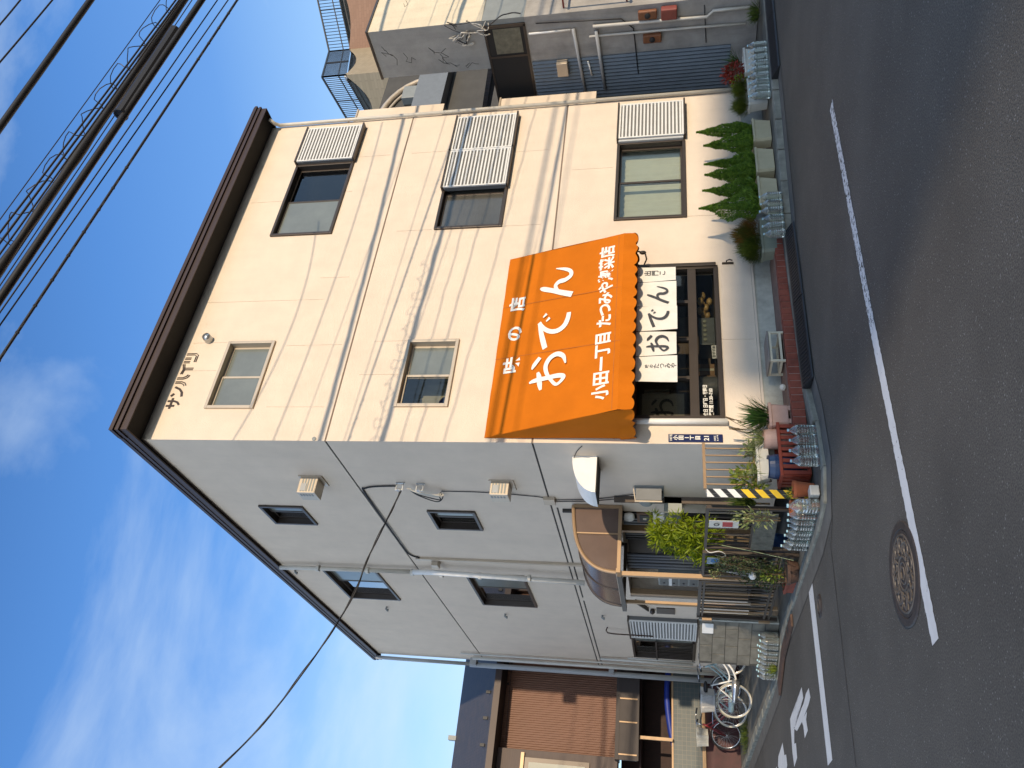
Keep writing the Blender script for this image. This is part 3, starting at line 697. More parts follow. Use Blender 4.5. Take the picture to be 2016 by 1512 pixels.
# ---------------------------------------------------------------- awning
A = thing('awning', (1.6, -.35, 2.0), 'orange canvas shop awning with white brush lettering and a scalloped valance', 'awning')
AX0, AX1 = .06, 3.10
AT, AF = V(0,-.012,4.01), V(0,-.715,2.225)       # top and fold line
sl = AF - AT; SLN = sl.length; sl.normalize(); an = V(0, sl.z, -sl.y); an = an if an.y < 0 else -an
def ax1(t): return 3.23 - .25*t/SLN               # the right edge leans in slightly
mb = MB(); nu, nv = 36, 14; vs = []
for j in range(nv+1):
    t = SLN*j/nv
    for i in range(nu+1):
        f = i/nu; x = AX0*1.0 + (ax1(t)-AX0)*f
        sag = .012*math.sin(math.pi*j/nv)*(.5+.5*math.cos(2*math.pi*f*3)) + .004*math.sin(23*f+1.1*j)*math.sin(1.7*j+5*f) + .003*math.sin(51*f-.7*j)
        p = AT + sl*t - an*sag*.6; vs.append((x,p.y,p.z))
mb.add(vs, [(j*(nu+1)+i,j*(nu+1)+i+1,(j+1)*(nu+1)+i+1,(j+1)*(nu+1)+i) for j in range(nv) for i in range(nu)])
mb.build('canopy_cloth', M['orange'], A, smooth=True)
mb = MB(); n = 110; vs = []; x1 = ax1(SLN)
for i in range(n+1):
    f = i/n; x = AX0+(x1-AX0)*f
    sc_ = abs(math.sin(math.pi*f*15)); wob = .012*math.sin(f*41)+.008*math.sin(f*97+1)
    for j in range(4):
        g = j/3; vs.append((x, AF.y - .004 + wob*g + .01*g, AF.z - g*(.150+.050*sc_**.6)))
mb.add(vs, [(i*4+j,i*4+j+1,(i+1)*4+j+1,(i+1)*4+j) for i in range(n) for j in range(3)])
mb.build('valance', M['orange'], A, smooth=True)
for x, nm in ((AX0,0),(None,1)):
    mb = MB(); vs = []; k = 9
    for i in range(k+1):
        f = i/k; t = SLN*f; p = AT + sl*t; xx = AX0 if nm == 0 else ax1(t)
        for j in range(6):
            g = j/5; vs.append((xx + .012*math.sin(4*f+g*5)*f, p.y + (-.01-p.y)*g, p.z - .0*g))
    # lower skirt
    mb.add(vs, [(i*6+j,(i+1)*6+j,(i+1)*6+j+1,i*6+j+1) for i in range(k) for j in range(5)])
    vs = []
    for i in range(25):
        f = i/24; y = AF.y + (-.01-AF.y)*f; xx = AX0 if nm == 0 else x1
        for j in range(4):
            g = j/3; vs.append((xx - .012 + .022*math.sin(f*13+g)*g, y, AF.z - g*(.155+.045*abs(math.sin(math.pi*f*3.5))**.6)))
    mb.add(vs, [(i*4+j,i*4+j+1,(i+1)*4+j+1,(i+1)*4+j) for i in range(24) for j in range(3)])
    mb.build('side_flap', M['orange'], A, smooth=True)
mb = MB()
mb.bar((AX0+.02,-.03,2.25),(x1-.02,-.03,2.25),.03); mb.bar((AX0+.02,AF.y+.02,AF.z-.02),(x1-.02,AF.y+.02,AF.z-.02),.03)
for x in (AX0+.03,1.05,2.05,x1-.03): mb.bar((x,-.02,2.24),(x,AF.y+.03,2.2),.025); mb.bar((x,-.02,3.95),(x,AF.y+.03,2.22),.02)
mb.build('frame', M['steel'], A)
mb = MB()
for x0, x1_ in ((1.10,1.33),(2.0,2.26)):
    for j in range(14):
        f0, f1 = j/14, (j+1)/14; q = lambda f: AT + sl*SLN*f + an*.0025
        a, b = q(f0), q(f1); xa, xb = x1_+(x0-x1_)*f0, x1_+(x0-x1_)*f1
        mb.add([(xa-.004,a.y,a.z),(xa+.004,a.y,a.z),(xb+.004,b.y,b.z),(xb-.004,b.y,b.z)], [(0,1,2,3)])
q0, q1 = AT+sl*(SLN-.07)+an*.0025, AT+sl*(SLN-.078)+an*.0025
mb.add([(AX0+.02,q0.y,q0.z),(x1-.02,q0.y,q0.z),(x1-.02,q1.y,q1.z),(AX0+.02,q1.y,q1.z)], [(0,1,2,3)])
mb.build('seam', mat('orange_seam', (.42,.12,.014), .8, .1), A)
# lettering -----------------------------------------------------------
BR = {
 'お':[[(.03,.66,.08),(.20,.70,.15),(.42,.74,.15),(.56,.79,.08)],[(.30,1.0,.06),(.33,.85,.14),(.325,.5,.14),(.315,.2,.15),(.25,.05,.13),(.12,.13,.10),(.08,.25,.10),(.25,.40,.10),(.45,.52,.12),(.68,.57,.14),(.88,.47,.16),(.95,.28,.16),(.84,.10,.13),(.62,.02,.05)],[(.68,.96,.05),(.80,.90,.14),(.98,.76,.13)]],
 'で':[[(.0,.66,.16),(.22,.74,.17),(.5,.83,.15),(.80,.90,.13)],[(.80,.92,.12),(.58,.74,.13),(.44,.52,.14),(.42,.30,.16),(.52,.13,.17),(.70,.05,.16),(.86,.03,.14)],[(.78,.70,.05),(.86,.60,.10)],[(.92,.80,.05),(1.0,.70,.10)]],
 'ん':[[(.52,1.0,.06),(.46,.88,.15),(.32,.58,.15),(.16,.26,.17),(.04,.0,.18)],[(.10,.18,.12),(.26,.42,.10),(.44,.52,.13),(.54,.42,.15),(.54,.24,.15),(.62,.08,.14),(.76,.10,.12),(.88,.28,.10),(.98,.55,.03)]],
}
def brush(mb, ch, P, sx=1, wk=.86):
    dz = 0
    for st_ in BR[ch]:
        s_ = smooth(st_, 6); stroke2(mb, [(a*sx,b) for a,b,_ in s_], [c*wk for *_,c in s_], P, dz); dz += .004
def txt(s, size, P, bold=.0, align='LEFT', sx=1.0, mb=None, dz=0, shear=0):
    """flat letters from Blender's built-in font mapped onto a surface by P(x, y, lift)"""
    cu = bpy.data.curves.new('t', 'FONT'); cu.body = s; cu.size = size; cu.offset = bold; cu.align_x = align; cu.resolution_u = 3; cu.shear = shear
    o = bpy.data.objects.new('t', cu); COL.objects.link(o); bpy.context.view_layer.update()
    me = bpy.data.meshes.new_from_object(o.evaluated_get(bpy.context.evaluated_depsgraph_get()))
    mb = mb or MB()
    mb.add([P(v.co.x*sx, v.co.y, dz) for v in me.vertices], [tuple(p.vertices) for p in me.polygons])
    bpy.data.objects.remove(o); bpy.data.curves.remove(cu); bpy.data.meshes.remove(me)
    return mb
def AP(x0, t0, lift=.004):
    def P(x, y, d):
        p = AT + sl*(t0 - y) + an*(lift+d); return (x0+x, p.y, p.z)
    return P
mb = MB()
for ch, xl, w_, tb, h in (('お',.60,.56,1.165,.55),('で',1.29,.60,1.155,.53),('ん',2.10,.62,1.16,.54)):
    P0 = AP(xl, tb); P = lambda x,y,d,P0=P0,w_=w_,h=h: P0(x*w_, y*h, d)
    brush(mb, ch, P)
mb.build('lettering', M['letter'], A); mb = MB()
for s, xc, tc_ in (('味',1.145,.283),('の',1.696,.266),('店',2.243,.252)): txt(s, .285, AP(xc-.145, tc_+.105), .0085, shear=.12).build('lettering', M['letter'], A)
mb = MB()
xx = .245
for s, adv in (('小',.225),('田',.235),('一',.215),('丁',.215),('目',.245),(' ',.06),('た',.205),('つ',.20),('み',.215),('や',.215),('惣',.235),('菜',.235),('店',.23)):
    if s != ' ': txt(s, .245 if s not in 'たつみや' else .235, AP(xx, 1.765), .0075, mb=mb, shear=.08, sx=.90)
    xx += adv*.945
mb.build('lettering', M['letter'], A)
# hanging hook at the right end of the awning
MB().tube([(3.02,-.30,2.05),(3.04,-.25,1.95),(3.03,-.12,1.93),(3.0,-.03,1.97)],.012,6).ball((3.03,-.26,1.98),.03,.03,.05).build('crank_hook', M['bronze'], A)
# ---------------------------------------------------------------- noren
Nn = thing('shop_curtain', (1.6,-.45,1.5), 'white split cloth curtain with grey brush letters hanging under the awning', 'curtain')
NX = [.640,1.028,1.440,1.857,2.285,2.575]
NZ0, NZ1 = 1.512, 2.035
rr = random.Random(5)
def npos(x, z, d, k, ph):
    g = (NZ1 - z)/(NZ1-NZ0)
    return (x, -.45 - d - .030*g*math.sin((x*7)+ph) - .010*math.sin(x*23+ph*2+z*5)*g - .012*g, z)
pan = []
for k in range(5):
    ph = k*1.3; a, b = NX[k]+.006, NX[k+1]-.006; mb = MB(); nu, nv = 12, 10; vs = []
    for j in range(nv+1):
        for i in range(nu+1):
            z = NZ1 + (NZ0 + .008*math.sin(k*2.1) - NZ1)*j/nv; x = a+(b-a)*i/nu + .008*(j/nv)*math.sin(k)
            vs.append(npos(x, z, 0, k, ph))
    mb.add(vs, [(j*(nu+1)+i,(j+1)*(nu+1)+i,(j+1)*(nu+1)+i+1,j*(nu+1)+i+1) for j in range(nv) for i in range(nu)])
    o = mb.build('cloth_panel', M['noren'], Nn, smooth=True); pan.append(o)
    def P2(x0, z0, k=k, ph=ph):
        return lambda x,y,d: npos(x0+x, z0+y, .004+d, k, ph)
    mb = MB()
    if k in (1,2,3):
        ch = 'おでん'[k-1]; f0 = P2(a+.055, 1.615); brush(mb, ch, lambda x,y,d: f0(x*.285, y*.29, d))
    elif k == 0:
        for i, s in enumerate('味のたつみや'): txt(s, .052 if i < 2 else .082, P2(a+.19+(.014 if i<2 else 0), 1.875-(.058*min(i,2)+.072*max(0,i-2))-.015*(i>1)), .0012, mb=mb)
    else:
        for i, s in enumerate('出門こ'): txt(s, .10, P2(a+.11, 1.86-.098*i), .002, mb=mb)
    mb.build('lettering', M['ink'], o)
MB().tube([(.60,-.445,2.045),(2.66,-.445,2.045)],.012,8).bar((.64,-.445,2.05),(.64,-.445,2.21),.012).bar((2.6,-.445,2.05),(2.6,-.445,2.21),.012).build('rod', M['wood'], Nn)
# ---------------------------------------------------------------- shop window
T = TR
x0,x1,z0,z1 = SHOP
mb = MB(); frame_mb(mb, T, x0-.02,x1+.02,z0-.03,z1,.06,-.10,.035)
mb.box(x0+.04,-.03,1.235,x1-.04,.09,1.352)
mb.box(x1-.005,-.06,.95,x1+.055,.0,2.15)
for x in (.98,1.62,2.28): mb.box(x,-.005,1.345,x+.05,.07,z1-.05)
sw = mb.build('shop_window', M['bronze'], B, bevel=.004)
MB().box(x0+.04,.035,1.0,x1-.04,.041,1.235).build('pane', M['paneshop'], sw)
for a, b in ((x0+.04,.98),(1.03,1.62),(1.67,2.28),(2.33,x1-.04)): MB().box(a,.035,1.35,b,.041,z1-.06).build('pane', M['paneshop'], sw)
mb = MB()
P = lambda x,y,d: (x, .0315-d, y)
g = lambda x0, z0_: (lambda x,y,d: (x0+x, .0325-d, z0_+y))
txt('定休日 日曜日・祝祭日', .062, g(.385,1.135), .0018, mb=mb, sx=.83); txt('営業時間 11:30~7:00', .062, g(.385,1.065), .0018, mb=mb, sx=.86)
mb.build('window_lettering', M['letter'], sw)
MB().box(-.1,1.5,.6,XE-.2,1.52,2.4).build('shop_back_wall', mat('shop_wall', (.11,.085,.065), .9, .3, 2), B)
mb = MB().box(x0-.2,D+.005,.62,x1+.3,1.5,.98).box(x0-.2,D,2.12,x1+.3,1.5,2.2).box(x0-.25,D,.6,x0-.2,1.5,2.2).box(x1+.3,D,.6,x1+.35,1.5,2.2); mb.build('shop_counter', M['dark'], B)
def sit(name, mbx, mt, label, cat, loc, smooth=False):
    return tag(mbx.build(name, M[mt] if isinstance(mt,str) else mt, loc=loc, smooth=smooth), label, cat)
t = thing('cooking_pot', (1.08,.36,.982), 'large steel cooking pot behind the left part of the shop window', 'pot')
MB().lathe((1.08,.36,.982),[(0,0),(.15,0),(.155,.01),(.155,.24),(.16,.245),(.15,.245),(.148,.02),(0,.02)],24).build('body', M['steel'], t, smooth=True)
MB().tube([(.93,.36,1.16),(.90,.36,1.16),(.90,.36,1.12),(.93,.36,1.12)],.008,6).build('handle', M['steel'], t)
t = thing('steam_cooker', (1.98,.42,.982), 'dark steel oden cooker standing behind the middle of the shop window', 'cooker')
MB().box(1.74,.26,.982,2.22,.6,1.20).build('body', mat('dull_steel', (.16,.17,.165), .35, .15, 5, metal=.6), t, bevel=.01)
mb = MB()
for i in range(5): mb.lathe((1.82+.08*i,.255,1.12),[(.02,0),(.025,.01),(.0,.012)],10,'y')
mb.build('knob', M['greyplastic'], t)
t = thing('paper_card', (1.50,.12,.982), 'white folded card with black writing leaning inside the shop window', 'card')
MB().prism([(1.40,.12,.99),(1.62,.12,.99),(1.62,.125,1.05),(1.40,.125,1.04)],(0,.004,0)).build('sheet', M['whitep'], t)
txt('おすすめ', .05, lambda x,y,d: (1.41+x,.117-d,1.0+y), .001).build('writing', M['ink'], t)
t = thing('food_bags', (2.62,.42,.982), 'clear bags and yellow packets piled at the right end of the shop window', 'bags')
mb = MB(); rr = random.Random(3)
for i in range(9): mb.ball((2.45+rr.random()*.36,.3+rr.random()*.25,1.02+rr.random()*.17),.07,.06,.045,8,5)
mb.build('packet', mat('yellow_packets', (.36,.25,.10), .35, .5, 9), t, smooth=True)
t = thing('lettered_cloth', (.68,.3,1.7), 'tan cloth with a brush letter added behind the left pane of the shop window', 'banner')
MB().box(.42,.30,1.42,.95,.305,1.98).build('cloth', mat('tan_cloth', (.34,.30,.23), .9, .2, 4), t)  # tan cloth added behind the pane to carry the letter
mb = MB(); brush(mb, 'お', lambda x,y,d: (.55+x*.30, .296-d, 1.56+y*.30)); mb.build('lettering', M['black'], t)
rr = random.Random(14)
for k, (x,y,wd,h_) in enumerate(((1.30,.5,.16,.16),(1.62,.7,.2,.22),(2.32,.55,.14,.2))):
    t = thing('stock_box', (x,y,.982), ('small brown carton','wider brown carton','tall brown carton')[k]+' on the counter behind the shop window', 'carton')
    MB().box(x-wd/2,y,.982,x+wd/2,y+.2,.982+h_).build('body', mat('carton_brown', (.22,.14,.08), .8, .2, 6), t, bevel=.004); MB().box(x-.02,y-.002,.99,x+.02,y,.975+h_).build('tape', M['curtain'], t)
t = thing('menu_strip', (1.9,1.47,1.9), 'row of white menu papers on the back wall inside the shop', 'menu')
for k in range(7): MB().box(.75+.3*k,1.485,1.62,.90+.3*k,1.497,2.0).build('paper', M['noren'], t)
# ---------------------------------------------------------------- address plate, bolt
pl = thing('address_plate', (.08,-.012,1.3), 'narrow upright dark blue address plate with white characters at the building corner', 'sign')
MB().box(.022,-.018,.965,.134,-.006,1.628).build('plate', M['blueplate'], pl, bevel=.004)
mb = MB(); q = lambda x0,z0_: (lambda x,y,d: (x0+x, -.0215-d, z0_+y))
txt('川崎区', .033, q(.031,1.585), .001, mb=mb)
for i, s in enumerate('小田1丁目'): txt(s, .068, q(.044 if s != '1' else .062, 1.515-.068*i), .0022, mb=mb)
txt('21', .082, q(.036,1.135), .0022, mb=mb, sx=1.0)
txt('川崎区', .026, q(.034,1.05), .001, mb=mb); txt('たつみや', .022, q(.034,1.02), .001, mb=mb)
mb.build('characters', M['letter'], pl)
tag(MB().tube([(2.99,-.0,.80),(2.99,-.07,.80),(2.99,-.09,.76),(2.99,-.07,.72)],.010,6).bar((2.99,-.012,.86),(2.99,-.012,.70),.03,.02).build('wall_bolt', M['bronze'], loc=(2.99,-.03,.78)), 'small dark door bolt on the pale wall right of the shop window', 'bolt')
# ---------------------------------------------------------------- entrance canopy
Cn = thing('entrance_canopy', (-.5,2.5,2.4), 'bronze framed arched canopy with brown panels over the side entrance', 'canopy')
arc = [(-.02,3.02),(-.35,2.985),(-.60,2.925),(-.80,2.82),(-.93,2.68),(-.995,2.53),(-1.02,2.36)]
arcs = [(a,b) for a,b in smooth(arc,4)]
Y0, Y1 = 1.82, 3.22
for y in (Y0, Y1): 
    mb = MB(); mb.tube([(a,y,b) for a,b in arcs], .026, 8); mb.bar((-.03,y,3.0),(-.03,y,2.30),.045); mb.bar((-.02,y,2.325),(-1.02,y,2.325),.055,.05)
    mb.bar((-1.0,y,2.36),(-1.0,y,2.30),.06)
    if y == Y0: mb.bar((-.45,y,2.35),(-.45,y,2.94),.02)
    mb.build('arch_frame', M['bronzel'] if y == Y0 else M['bronze'], Cn)
mb = MB().prism([(a,Y0+.012,b-.01) for a,b in [(-.02,2.34)]+arcs+[(-1.0,2.34)]][::1], (0,.006,0)); mb.build('end_panel', M['smoke'], Cn)
mb = MB(); n = len(arcs); ny = 10
for j in range(ny+1): mb.add([(a,Y0+.02+(Y1-Y0-.04)*j/ny,b+.004) for a,b in arcs], [])
mb.f = [[j*n+i,j*n+i+1,(j+1)*n+i+1,(j+1)*n+i] for j in range(ny) for i in range(n-1)]; mb.mi = [0]*len(mb.f)
mb.build('roof_panel', M['smoke'], Cn, smooth=True)
mb = MB(); mb.tube([(a,2.52,b+.012) for a,b in arcs],.014,6); mb.build('rib', M['bronze'], Cn)
mb = MB().box(-1.09,Y0-.02,2.28,-1.0,Y1+.06,2.345); mb.build('gutter', M['bronze'], Cn)
MB().bar((-1.03,Y0+.02,2.3),(-1.03,Y0+.02,.1),.06,.06).build('post', M['bronzel'], Cn)
MB().bar((-1.03,Y1-.22,2.3),(-1.03,Y1-.22,.1),.05,.05).build('post', M['bronzel'], Cn)
# ---------------------------------------------------------------- entrance recess behind the canopy
E_ = B
mb = MB().box(.552,2.0,.2,.6,5.8,2.4).box(0,2.0,.2,.6,5.8,.26); mb.build('entrance_wall', mat('shaded_entrance_plaster', (.075,.066,.058), .9, .12, 3, .2, 60), B)  # plaster colour darkened to hold the shade of the recess
MB().box(.0,2.72,.26,.10,2.80,2.358).build('entrance_post', M['bronzel'], B)
mb = MB()
for i in range(9): mb.box(.30,2.93+.098*i,.26,.36,2.99+.098*i,2.358)
mb.box(.36,2.85,.26,.38,3.85,2.358); mb.build('entrance_door', mat('black_slats', (.018,.016,.015), .4, .1, 3), B)
mb = MB()
for y, r in ((3.98,.03),(4.10,.028),(4.22,.035),(4.38,.03),(4.5,.035)): mb.tube([(.12,y,.26),(.12,y,2.358)], r, 10)
mb.build('riser_pipe', mat('shaded_pipe',(.09,.088,.085),.5,.08,4), B, smooth=True)  # grey pipes darkened too, recess shade put into their colour
MB().box(.0,5.58,.26,.10,5.66,2.358).build('entrance_post', M['bronzel'], B)
mb = MB().box(.05,4.78,1.14,.30,5.2,1.84); mbx = mb.build('mailbox_bank', M['greyboard'], B)
mb = MB()
for i in range(4): mb.box(.035,4.80,1.16+.17*i,.052,5.18,1.30+.17*i)
mb.build('mailbox_door', mat('mailbox_grey', (.10,.105,.10), .45, .1, 4), mbx)
mb = MB()
for i in range(4): mb.lathe((.034,5.05,1.23+.17*i),[(.02,0),(.02,.008),(0,.01)],8,'x')
mb.build('mailbox_lock', M['black'], mbx)
MB().box(.033,4.80,1.605,.034,5.18,1.655).build('name_strip', M['whitep'], mbx)
# framed plaque and poster in the recess
t = thing('framed_plaque', (.04,2.3,2.0), 'dark square framed plaque above the poster beside the entrance', 'plaque')
MB().box(.02,2.13,1.89,.06,2.46,2.11).build('frame', M['wood'], t, bevel=.008); MB().box(.012,2.18,1.93,.02,2.41,2.07).build('board', M['black'], t)
MB().box(.008,2.27,1.97,.012,2.33,2.02).build('emblem', M['aluframe'], t)
t = thing('entrance_poster', (.03,2.35,1.65), 'white cloth poster with one big black brush letter under the plaque', 'poster')
MB().box(.03,2.10,1.46,.036,2.66,1.87).build('cloth', M['noren'], t)
mb = MB(); f0 = lambda x,y,d: (.027-d, 2.60-x, 1.58+y); brush(mb, 'ん', lambda x,y,d: f0(x*.42, y*.27, d)); mb.build('lettering', M['ink'], t)
MB().box(.028,2.12,1.46,.0295,2.64,1.57).build('notice_strip', mat('faded_red_notice', (.30,.12,.10), .8, .4, 30), t)
# wall lamp, meter, grey box
t = thing('wall_lamp', (-.07,2.13,2.25), 'white globe lamp on the wall under the canopy corner', 'lamp')
MB().lathe((-.09,2.02,2.13),[(0,0),(.04,.008),(.062,.04),(.066,.08),(.06,.12),(.05,.15)],16).build('globe', M['whitep'], t, smooth=True)
MB().lathe((-.09,2.02,2.28),[(.055,0),(.055,.03),(0,.035)],12).bar((-.09,2.02,2.30),(0,2.02,2.30),.03).build('bracket', M['black'], t)
t = thing('electric_meter', (-.1,1.25,1.9), 'grey electric meter under a rounded rain hood on the side wall', 'meter')
MB().box(-.02,1.16,1.70,0,1.52,2.10).build('backboard', M['greyboard'], t)
MB().box(-.22,1.165,1.73,-.02,1.175,2.08).build('hood_side', mat('hood_grey', (.16,.165,.165),.5,.1,4), t)
MB().prism([(-.22,1.17,2.08),(-.02,1.17,2.11),(-.02,1.20,2.11),(-.22,1.20,2.08)],(0,.0,.012)).bar((-.24,1.17,1.72),(-.24,1.17,2.09),.02).build('hood_lip', M['aluframe'], t)
MB().box(-.14,1.24,1.82,-.02,1.45,2.04).lathe((-.14,1.345,1.94),[(.085,0),(.085,.05),(.07,.065),(0,.07)],20,'x').build('meter_body', M['greyboard'], t)
MB().box(-.10,1.28,1.715,-.02,1.40,1.80).build('terminal_cover', M['black'], t)
t = thing('wall_box', (-.12,1.62,1.57), 'square pale grey box below the electric meter on the side wall', 'box')
MB().box(-.24,1.50,1.452,0,1.86,1.70).build('body', mat('pale_grey_box', (.27,.285,.26), .5, .08, 4), t, bevel=.006)
MB().box(-.246,1.52,1.465,-.240,1.84,1.685).build('door', mat('box_door', (.10,.12,.13), .25, .2, 4), t); MB().box(-.249,1.52,1.60,-.246,1.84,1.63).build('label_strip', M['aluframe'], t)
# ---------------------------------------------------------------- fences, gate, striped post, block wall
def rail_fence(p0, p1, z0, z1, nb, label, mt, posts=(0,1), lattice=False):
    p0, p1 = Vector(p0), Vector(p1)
    t = thing('railing', (p0+p1)/2, label, 'railing')
    MB().bar((p0.x,p0.y,z1),(p1.x,p1.y,z1),.045,.035).build('top_rail', M[mt], t)
    MB().bar((p0.x,p0.y,z0),(p1.x,p1.y,z0),.03).build('bottom_rail', M[mt], t)
    for f in posts:
        p = p0.lerp(p1,f); MB().bar((p.x,p.y,.03),(p.x,p.y,z1+.01),.045).build('post', M[mt], t)
    for k in range(nb):
        p = p0.lerp(p1,(k+.7)/(nb+.4)); MB().bar((p.x,p.y,z0),(p.x,p.y,z1),.014).build('baluster', M[mt], t)
    return t
rail_fence((-.035,-.075,0),(-.70,-.155,0),.62,1.205,6,'short tan metal railing between the building corner and the striped post','bronzel',())
f2 = rail_fence((-.84,.04,0),(-.93,1.02,0),.63,1.175,7,'dark railing panel with a hanging paper sign behind the row of bottles','bronze')
mb = MB()
for k in range(30):
    f = k/30; q = V(-.87,.12,0).lerp(V(-.96,1.0,0),f); mb.prism([q+V(0,0,.36),q+V(-.003,.020,.36),q+V(-.003,.020,.62),q+V(0,0,.62)],(.012+.004*(k%2),0,0))
mb.build('corrugated_board', mat('weathered_board', (.125,.125,.10), .85, .4, 14, stain=.4), f2)
f3 = rail_fence((-.97,1.10,0),(-1.02,1.74,0),.25,1.19,5,'dark railing panel overgrown with hanging vines beside the canopy post','bronze')
t = thing('paper_sign', (-.90,.42,1.1), 'narrow cream paper sign with red and black blocks hanging from the dark railing', 'sign')
MB().prism([(-.885,.30,.80),(-.905,.46,.80),(-.905,.46,1.15),(-.885,.30,1.15)],(-.004,0,0)).build('sheet', M['whiteplastic'], t)
mb = MB(); mb.prism([(-.8935,.33,.87),(-.9085,.43,.87),(-.9085,.43,.99),(-.8935,.33,.99)],(-.002,0,0)); mb.build('red_block', mat('faded_red', (.35,.05,.05), .7, .3, 30), t)
mb = MB(); mb.lathe((-.905,.385,1.06),[(.022,0),(.024,.003),(.034,.003),(.036,0)],12,'x'); mb.build('black_ring', M['ink'], t)
# striped guard post
t = thing('striped_post', (-.76,-.22,.05), 'black and yellow striped reflective guard board standing at the corner', 'post')
u = V(.83,-.56,0).normalized(); n_ = V(-u.y,u.x,0); c0 = V(-.78,-.24,0)
H0, H1, W_ = .06, 1.19, .095
MB().bar(c0+V(0,0,.04),c0+V(0,0,1.2),.05).build('pole', M['steel'], t)
for side, (o, d_, nn) in enumerate(((c0 - u*W_/2 - n_*.034, u, -n_),(c0 + u*W_/2 - n_*.0335, n_, u))):
    mb = MB(); wd = W_ if side == 0 else .06
    a = c0 - u*W_/2 - n_*.034
    if side == 0: mb.prism([a+V(0,0,H0),a+u*W_+V(0,0,H0),a+u*W_+V(0,0,H1),a+V(0,0,H1)], n_*.004)
    else:
        a2 = c0 - u*W_/2 - n_*.029; mb.prism([a2+V(0,0,H0),a2+V(0,0,H1),a2+n_*.06+V(0,0,H1),a2+n_*.06+V(0,0,H0)], u*.004)
    mb.build('board', M['black'], t)
mbw, mby = MB(), MB()
for k in range(8):
    z = H0 - .04 + .155*k; a = c0 - u*W_/2 - n_*.0352
    P = [(0,z),(W_,z+.09),(W_,z+.175),(0,z+.085)]
    P = [(x, min(max(zz,H0),H1)) for x, zz in P]
    tgt = mbw if k > 4 else mby
    tgt.prism([a+u*x+V(0,0,zz) for x,zz in P], -n_*.001)
    a3 = c0 - u*(W_/2+.0012) - n_*.028; Q = [(0,z),(.055,z-.055),(.055,z+.03),(0,z+.085)]; Q = [(x, min(max(zz,H0),H1)) for x, zz in Q]
    tgt.prism([a3+n_*x+V(0,0,zz) for x,zz in Q][::-1], -u*.001)
mbw.build('white_stripe', M['whitep'], t); mby.build('yellow_stripe', M['yellow'], t)
# gate
g0, g1 = V(-1.04,1.92,0), V(-1.09,3.30,0)
t = thing('entrance_gate', (g0+g1)/2, 'dark brown metal side gate with upright bars beside the block wall', 'gate')
mb = MB()
for z in (.20,.27,1.16,1.215): mb.bar((g0.x,g0.y,z),(g1.x,g1.y,z),.03,.03 if z < 1.2 else .045)
for f in (0,1): p = g0.lerp(g1,f); mb.bar((p.x,p.y,.08),(p.x,p.y,1.24),.05)
mb.build('gate_frame', M['bronze'], t)
for k in range(11):
    p = g0.lerp(g1,(k+1)/12); MB().bar((p.x,p.y,.22),(p.x,p.y,1.2),.022 if k%2 else .016).build('bar', M['bronzel' if k%3==0 else 'bronze'], t)
MB().bar(g0.lerp(g1,.6)+V(-.02,0,.30),g0.lerp(g1,.6)+V(-.02,0,1.13),.004).build('wire', M['steel'], t)
mb = MB(); mb.box(-1.14,3.31,.18,-1.06,3.37,.34).box(-1.15,3.30,1.02,-1.07,3.36,1.16); mb.build('hinge', M['bronzel'], t)
# concrete block wall
b0, b1 = V(-1.09,3.50,0), V(-1.49,4.42,0)
t = thing('block_wall', (b0+b1)/2, 'low weathered concrete block wall with a white notice beside the side gate', 'wall')
d_ = (b1-b0).normalized(); n_ = V(d_.y,-d_.x,0); n_ = -n_ if n_.x > 0 else n_
Lw = (b1-b0).length; rr = random.Random(6); mb = MB()
for r_ in range(6):
    for k in range(-1,3):
        s0 = max(0, Lw*k/2.6 + (.19 if r_%2 else 0)); s1 = min(Lw, Lw*(k+1)/2.6 + (.19 if r_%2 else 0) - .010)
        if s1-s0 < .05: continue
        a = b0+d_*s0 + n_*rr.uniform(-.002,.002); mb.prism([a+V(0,0,.03+.193*r_), a+d_*(s1-s0)+V(0,0,.03+.193*r_), a+d_*(s1-s0)+V(0,0,.03+.193*r_+.184), a+V(0,0,.03+.193*r_+.184)], -n_*.12)
mb.build('blocks', M['block'], t, bevel=.005)
a = b0 - n_*.006; MB().prism([a+V(0,0,.0),a+d_*Lw+V(0,0,.0),a+d_*Lw+V(0,0,1.185),a+V(0,0,1.185)],-n_*.108).build('mortar', M['joint'], t)
a = b0 + n_*.012 - d_*.03; MB().prism([a+V(0,0,.03),a+d_*.03+V(0,0,.03),a+d_*.03+V(0,0,1.20),a+V(0,0,1.20)],-n_*.14).build('end_render', M['concrete'], t)
t = thing('wall_notice', b0+V(0,.2,1.1), 'blank white plastic board fixed to the top of the concrete block wall', 'notice')
a = b0 + d_*.06 + n_*.004; MB().prism([a+V(0,0,.98),a+d_*.22+V(0,0,.98),a+d_*.22+V(0,0,1.15),a+V(0,0,1.15)], n_*.012).build('board', M['whitep'], t, bevel=.004)
